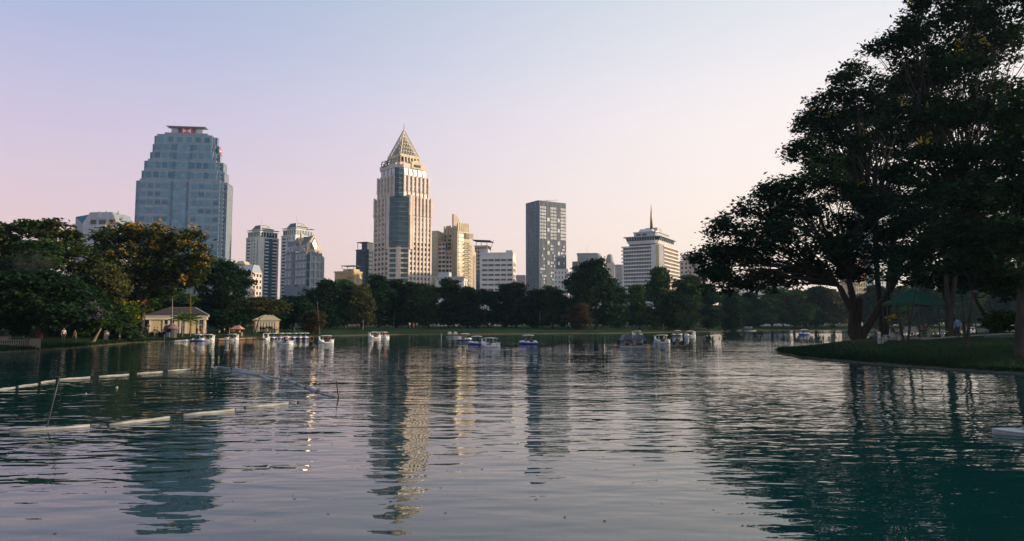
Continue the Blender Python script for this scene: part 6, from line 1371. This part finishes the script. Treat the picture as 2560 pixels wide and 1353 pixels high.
stake((411, 868), (411, 836), .04, 'thin pale post in the water before the kiosk', m='pipe'); stake((1640, 868), (1640, 849), .04, 'thin dark post beside the right-hand swan boat'); stake((1103, 850), (1103, 833), .05, 'short post in the water left of the golden aerator', m='pipe')
for px, py, r_, m_, lab in ((292, 970, .06, 'pipe_grey', 'pale grey ball float nearest the far boom'), (400, 964, .05, 'dark_steel', 'dark ball float below the right end of the far boom'), (594, 961.6, .06, 'dark_steel', 'dark ball float below the slanting boom'), (214.5, 985.5, .045, 'pipe_grey', 'small grey float left of the others'), (336, 986, .05, 'black', 'low black float in the middle of the enclosure'), (745, 1006.6, .05, 'black', 'black float past the right end of the near boom')):
    p = on(px, py); o = empty('ball_float', (p.x, p.y, 0)); tag(o, lab, 'float', 'ball floats'); MB().ball((0, 0, r_ * .3), r_, n=12, k=8).build('ball', M[m_], o); MB().tube([(0, 0, r_ * 1.2), (0, 0, r_ * 1.55)], [r_ * .25, r_ * .2], 6).build('eye', M['dark_steel'], o)
a, b = on(727, 1008.5), on(743, 1006.8); tag(MB().tube([(a.x, a.y, .03), ((a.x + b.x) / 2, (a.y + b.y) / 2, -.01), (b.x, b.y, .03)], [.015] * 3, 5).build('boom_rope', M['pipe']), 'short rope tying the black float to the near boom', 'rope')
rs = np.random.RandomState(31); n = 260; Y = rs.uniform(10, 34, n); X = rs.uniform(-.72, .72, n) * Y; C = np.stack([X, Y, np.full(n, .012)], -1)
V, F_ = leaf_cards(C, .05, rs, up=40); V[:, 2] = .008 + (V[:, 2] - .012) * .1; tag(link('floating_leaves', np_mesh('floating_leaves', V, F_), M['leaf_brown']), 'specks of fallen leaves drifting on the near water', 'leaves', kind='stuff')

# ------------------------------------------------------------------ the island's pavilion and the people there
def pavilion():
    D = 66; b = gpt(2285, D); k = mpp(D); r = empty('green_pavilion', b); tag(r, 'open pavilion with a green tented roof on the island', 'pavilion')
    ze, za = zat(758, D) - b.z, zat(722, D) - b.z; hw = 76 * k; n = 6
    mb = MB(); S = []
    for i in range(6):
        t = i / 5; w = hw * (1 - t) ** 1.0 + .12 * t; z = ze + (za - ze) * (t ** 1.12); S.append([(w * math.cos(q * math.pi / 3 + .2), w * .9 * math.sin(q * math.pi / 3 + .2), z) for q in range(6)])
    loft(S, sm=False).build('roof', M['green_fabric'], r)
    for q in range(6):
        a0, a1 = q * math.pi / 3 + .2, (q + 1) * math.pi / 3 + .2; P0 = Vector((hw * math.cos(a0), hw * .9 * math.sin(a0), 0)); P1 = Vector((hw * math.cos(a1), hw * .9 * math.sin(a1), 0)); v = []
        for i in range(7): t = i / 6; p = P0.lerp(P1, t) * 1.004; v += [(p.x, p.y, ze + .02), (p.x, p.y, ze - .2 - .1 * math.sin(math.pi * t))]
        mb = MB(); mb.add(v, [(2 * i, 2 * i + 1, 2 * i + 3, 2 * i + 2) for i in range(6)]); mb.build('valance', M['green_fabric'], r)
        MB().tube([(P0.x * .96, P0.y * .96, -.3), (P0.x * .96, P0.y * .96, ze)], [.06, .06], 8).build('post', M['dark_steel'], r)
    MB().prism([(hw * .98 * math.cos(q * math.pi / 3 + .2), hw * .9 * math.sin(q * math.pi / 3 + .2)) for q in range(6)], -.25, .10).build('floor', M['concrete'], r)
    return b
pb = pavilion()
def bench(px, D, w, label, back=False, rz=0, dz=.1):
    b = gpt(px, D); r = empty('bench', (b.x, b.y, b.z + dz), rz); tag(r, label, 'bench', 'benches in the pavilion'); MB().box(-w / 2, w / 2, -.2, .2, .40, .46).build('seat', M['bench_stone'], r)
    for s in (-1, 1): MB().box(s * (w / 2 - .12) - .06, s * (w / 2 - .12) + .06, -.17, .17, -.15, .40).build('leg', M['bench_stone'], r)
    if back: MB().box(-w / 2, w / 2, .16, .21, .55, .9).build('backrest', M['bench_stone'], r); [MB().box(s * (w / 2 - .1) - .03, s * (w / 2 - .1) + .03, .15, .2, .4, .9).build('upright', M['bench_stone'], r) for s in (-1, 1)]
bench(2228, 64, 1.45, 'long pale bench at the left of the pavilion'); bench(2362, 64, .7, 'short pale bench at the right of the pavilion'); bench(2200, 63, .5, 'small pale stool-bench beside the big trunk'); bench(2236, 67.5, .9, 'bench under the reclining reader', True, R(25)); bench(2312, 67.5, .9, 'bench under the seated man at right', True, R(-60))
b = gpt(2276, 65.5); r = empty('white_cabinet', (b.x, b.y, b.z + .1)); tag(r, 'pale boxy cabinet table in the middle of the pavilion', 'table'); MB().box(-.42, .42, -.28, .28, .45, 1.0).build('box', M['bench_stone'], r); MB().box(-.46, .46, -.32, .32, 1.0, 1.05).build('top', M['bench_stone'], r)
for x in (-.38, .38):
    for y in (-.24, .24): MB().box(x - .03, x + .03, y - .03, y + .03, -.15, .45).build('leg', M['bench_stone'], r)
b = gpt(2197, 63); r = empty('stone_ornament', (b.x, b.y, b.z + .54)); tag(r, 'pale knobbed ornament on the small stool beside the big trunk', 'ornament'); MB().lathe([(.14, 0), (.1, .1), (.06, .2), (.12, .28), (.16, .4), (.12, .5), (.02, .56)], n=12).build('knob', M['cream_trim'], r); MB().lathe([(.18, -.02), (.18, .03)], n=12).build('foot', M['cream_trim'], r)
b = gpt(2236, 67.5, .1); person(b + Vector((0, .02, -.02)), R(62), 'recline', 'person lounging with legs stretched out at the left of the pavilion', 2, 2, 1.02)
b = gpt(2277, 68); person((b.x, b.y, b.z + .1), 0, 'sit', 'person seated behind the pale cabinet in the pavilion', 2, 0, 1.05)
b = gpt(2312, 67.5, .1); person(b + Vector((0, -.02, -.02)), R(-64), 'recline', 'person seated at the right of the pavilion, knees up', 6, 0, 1.02)
b = gpt(2394, 61); person(b, R(165), 'stand', 'person in a blue shirt and dark trousers standing by the leaning trunk', 0, 0, 1.06)
b = gpt(2192, 64.5); person((b.x, b.y, b.z - .02), R(20), 'sit', 'dark-clad person sitting against the big trunk', 2, 0, 1.0)
# yellow flower bunch and lamp
px_tree('flowering_potted_shrub', 'little bush with a bright yellow flower head behind the reclining person', 2228, 72, [(2228, 796, 14, 6), (2218, 802, 8, 5)], (2228, 806), 60, trunk_r=.05, cr=.3, dens=.8, per=14, size=.15, leaf='leaf_fresh', blossom='blossom_yellow', bl_frac=.6, bl_top=-.8, bl_size=.2, cat='shrub')
def lamp(px, D, ytop, label):
    b = gpt(px, D); h = zat(ytop, D) - b.z; r = empty('lamp_post', b); tag(r, label, 'lamp post'); MB().tube([(0, 0, -.2), (0, 0, .5), (0, 0, h - .5)], [.09, .06, .045], 8).build('pole', M['dark_steel'], r)
    MB().lathe([(.05, h - .5), (.16, h - .42), (.14, h - .2), (.06, h - .1)], n=10).build('lantern', M['black'], r); MB().lathe([(.36, h - .1), (.38, h - .06), (.25, h + .02), (.03, h + .06)], n=14).build('shade', M['steel'], r)
lamp(2440, 66, 728, 'lamp post with a saucer-shaped shade right of the pavilion')
b = gpt(2500, 57); r = MB(); pts = [gpt(2420 + 20 * i, 60.5 + .0 * i, .06) for i in range(8)]
tag(MB().tube([gpt(2300 + 14 * i, 62.5 - .02 * i, .03) for i in range(20)], [.09] * 20, 6).build('path_kerb', M['concrete']), kind='structure')
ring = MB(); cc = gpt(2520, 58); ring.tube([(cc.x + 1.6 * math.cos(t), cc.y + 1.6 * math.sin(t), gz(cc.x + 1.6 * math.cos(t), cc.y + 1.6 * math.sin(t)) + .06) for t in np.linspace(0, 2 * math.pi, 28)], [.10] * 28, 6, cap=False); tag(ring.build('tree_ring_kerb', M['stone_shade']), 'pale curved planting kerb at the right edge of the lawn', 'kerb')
# ------------------------------------------------------------------ left bank people and posts
for px, D, rz, ps, lab, sh, tr in ((66, 79, 15, 'stand', 'person in a teal top standing behind the balustrade', 4, 3), (101, 80, 40, 'stand', 'person in red near the end of the balustrade', 3, 1), (188, 88, -20, 'stand', 'person in orange under the purple-flowered tree', 5, 0), (160, 90, 20, 'stand', 'person in white under the left trees', 1, 0),
                               (387, 117, 70, 'stand', 'left person of the pair before the boathouse wall', 2, 1), (393, 118, -60, 'stand', 'right person of the pair before the boathouse wall', 2, 0), (410, 119, 30, 'stand', 'person in pale shirt beside the kiosk', 1, 0), (368, 118, 10, 'stand', 'person at the left corner of the boathouse', 6, 2),
                               (493, 128, 0, 'stand', 'person at the boathouse door', 2, 0), (504, 129, 10, 'stand', 'person in red by the landing above the docked boats', 3, 0), (268, 100, 30, 'stand', 'person by the yellow-flowered tree', 1, 2), (330, 112, -30, 'stand', 'person in red left of the orange tree trunk', 3, 1)):
    b = gpt(px, D); person(b, R(rz), ps, lab, sh, tr, 1.0)
for px, D, sh, lab in ((1024, 212, 1, 'tiny person in white left under the lattice-topped tower trees'), (1034, 213, 3, 'tiny person in red under the lattice-topped tower trees'), (1042, 214, 1, 'tiny person in white right under the lattice-topped tower trees'), (1187, 217, 2, 'tiny dark figure on the bank behind the golden aerator'), (1224, 222, 1, 'tiny person in white under the white office block trees'),
                       (1351, 226, 3, 'tiny person in red on the bank under the slab tower'), (1404, 226, 0, 'tiny person in blue on the bank under the slab tower'), (1658, 240, 1, 'tiny person in white behind the right-hand swan boats'), (2005, 298, 3, 'tiny person in red across the water'), (2020, 299, 1, 'tiny person in white across the water')):
    b = gpt(px, D); person(b, R(px % 60), 'stand', lab, sh, sh % 4, 1.1)
def post(px, D, ytop, label, rad=.06, m='pipe_grey', lean=0):
    b = gpt(px, D); o, v = stake(None, (px + lean, ytop), rad, label, cat='pole', name='flag_pole', m=m, ground=True, base=b); MB().ball(v, rad * 1.6, n=8, k=5).build('finial', M[m], o)
post(431, 121, 742, 'left thin pole rising above the boathouse roof'); post(477, 126, 735, 'right dark pole rising above the boathouse roof', m='wood'); post(800, 158, 755, 'leaning wooden pole on the bank right of the moored boats', m='bark_pale', lean=-7); post(1350, 224, 778, 'pale pole on the far bank under the slab tower'); post(985, 214, 785, 'pale pole on the far bank under the lattice-topped tower'); post(1850, 290, 785, 'pale pole across the water above the distant aerator'); post(908, 196, 800, 'thin pole at the water edge left of the swan pair')
for px, D, w, lab in ((1180, 232, 9, 'low white railing on the far bank behind the golden aerator'), (1395, 236, 9, 'low white wall on the far bank under the slab tower'), (1575, 238, 2.4, 'white notice board on the far bank left of the spire hotel')):
    b = gpt(px, D); r = empty('white_railing' if 'board' not in lab else 'notice_board', b); tag(r, lab, 'railing' if 'rail' in lab else 'wall' if 'wall' in lab else 'board'); MB().box(-w / 2, w / 2, -.06, .06, .55 if 'board' not in lab else .7, .95 if 'board' not in lab else 1.7).build('panel', M['white_paint'], r)
    for k in range(int(w / 1.2) + 1): x = -w / 2 + .1 + k * (w - .2) / max(1, int(w / 1.2)); MB().box(x - .06, x + .06, -.05, .05, -.2, .55 if 'board' not in lab else .7).build('post', M['white_paint'], r)
# unseen trees added beyond the right edge to shade the lawn and trunks
for i, (x, y, s, f) in enumerate(((62, 66, 1.25, 'rd'), (70, 82, 1.3, 'rg'), (84, 76, 1.4, 'wd'), (96, 90, 1.4, 'rd'), (60, 52, 1.1, 'rg'), (76, 60, 1.2, 'rd'), (108, 70, 1.4, 'wg'))):
    o = copy_tree(forms[f]); o.location = (x, y, gz(x, y)); o.rotation_euler = (0, 0, i * 1.3); o.scale = (s, s, s * 1.1); tag(o, 'unseen tree added beyond the right edge to shade the island', 'tree', 'added shade trees beyond the right edge')

# ------------------------------------------------------------------ the hazy evening air
hz = bpy.data.materials.new('haze'); hz.use_nodes = True; t = hz.node_tree; t.nodes.clear(); o_ = N(t, 'ShaderNodeOutputMaterial'); pv = N(t, 'ShaderNodeVolumePrincipled')
pv.inputs['Color'].default_value = (.45, .72, .95, 1); pv.inputs['Density'].default_value = HAZE; pv.inputs['Anisotropy'].default_value = .2; LK(t, pv.outputs[0], o_.inputs['Volume'])
tag(MB().box(-2700, 2700, -500, 2600, -3, 215).build('haze', hz), 'thin evening haze over the lake and the city', 'haze', kind='stuff')
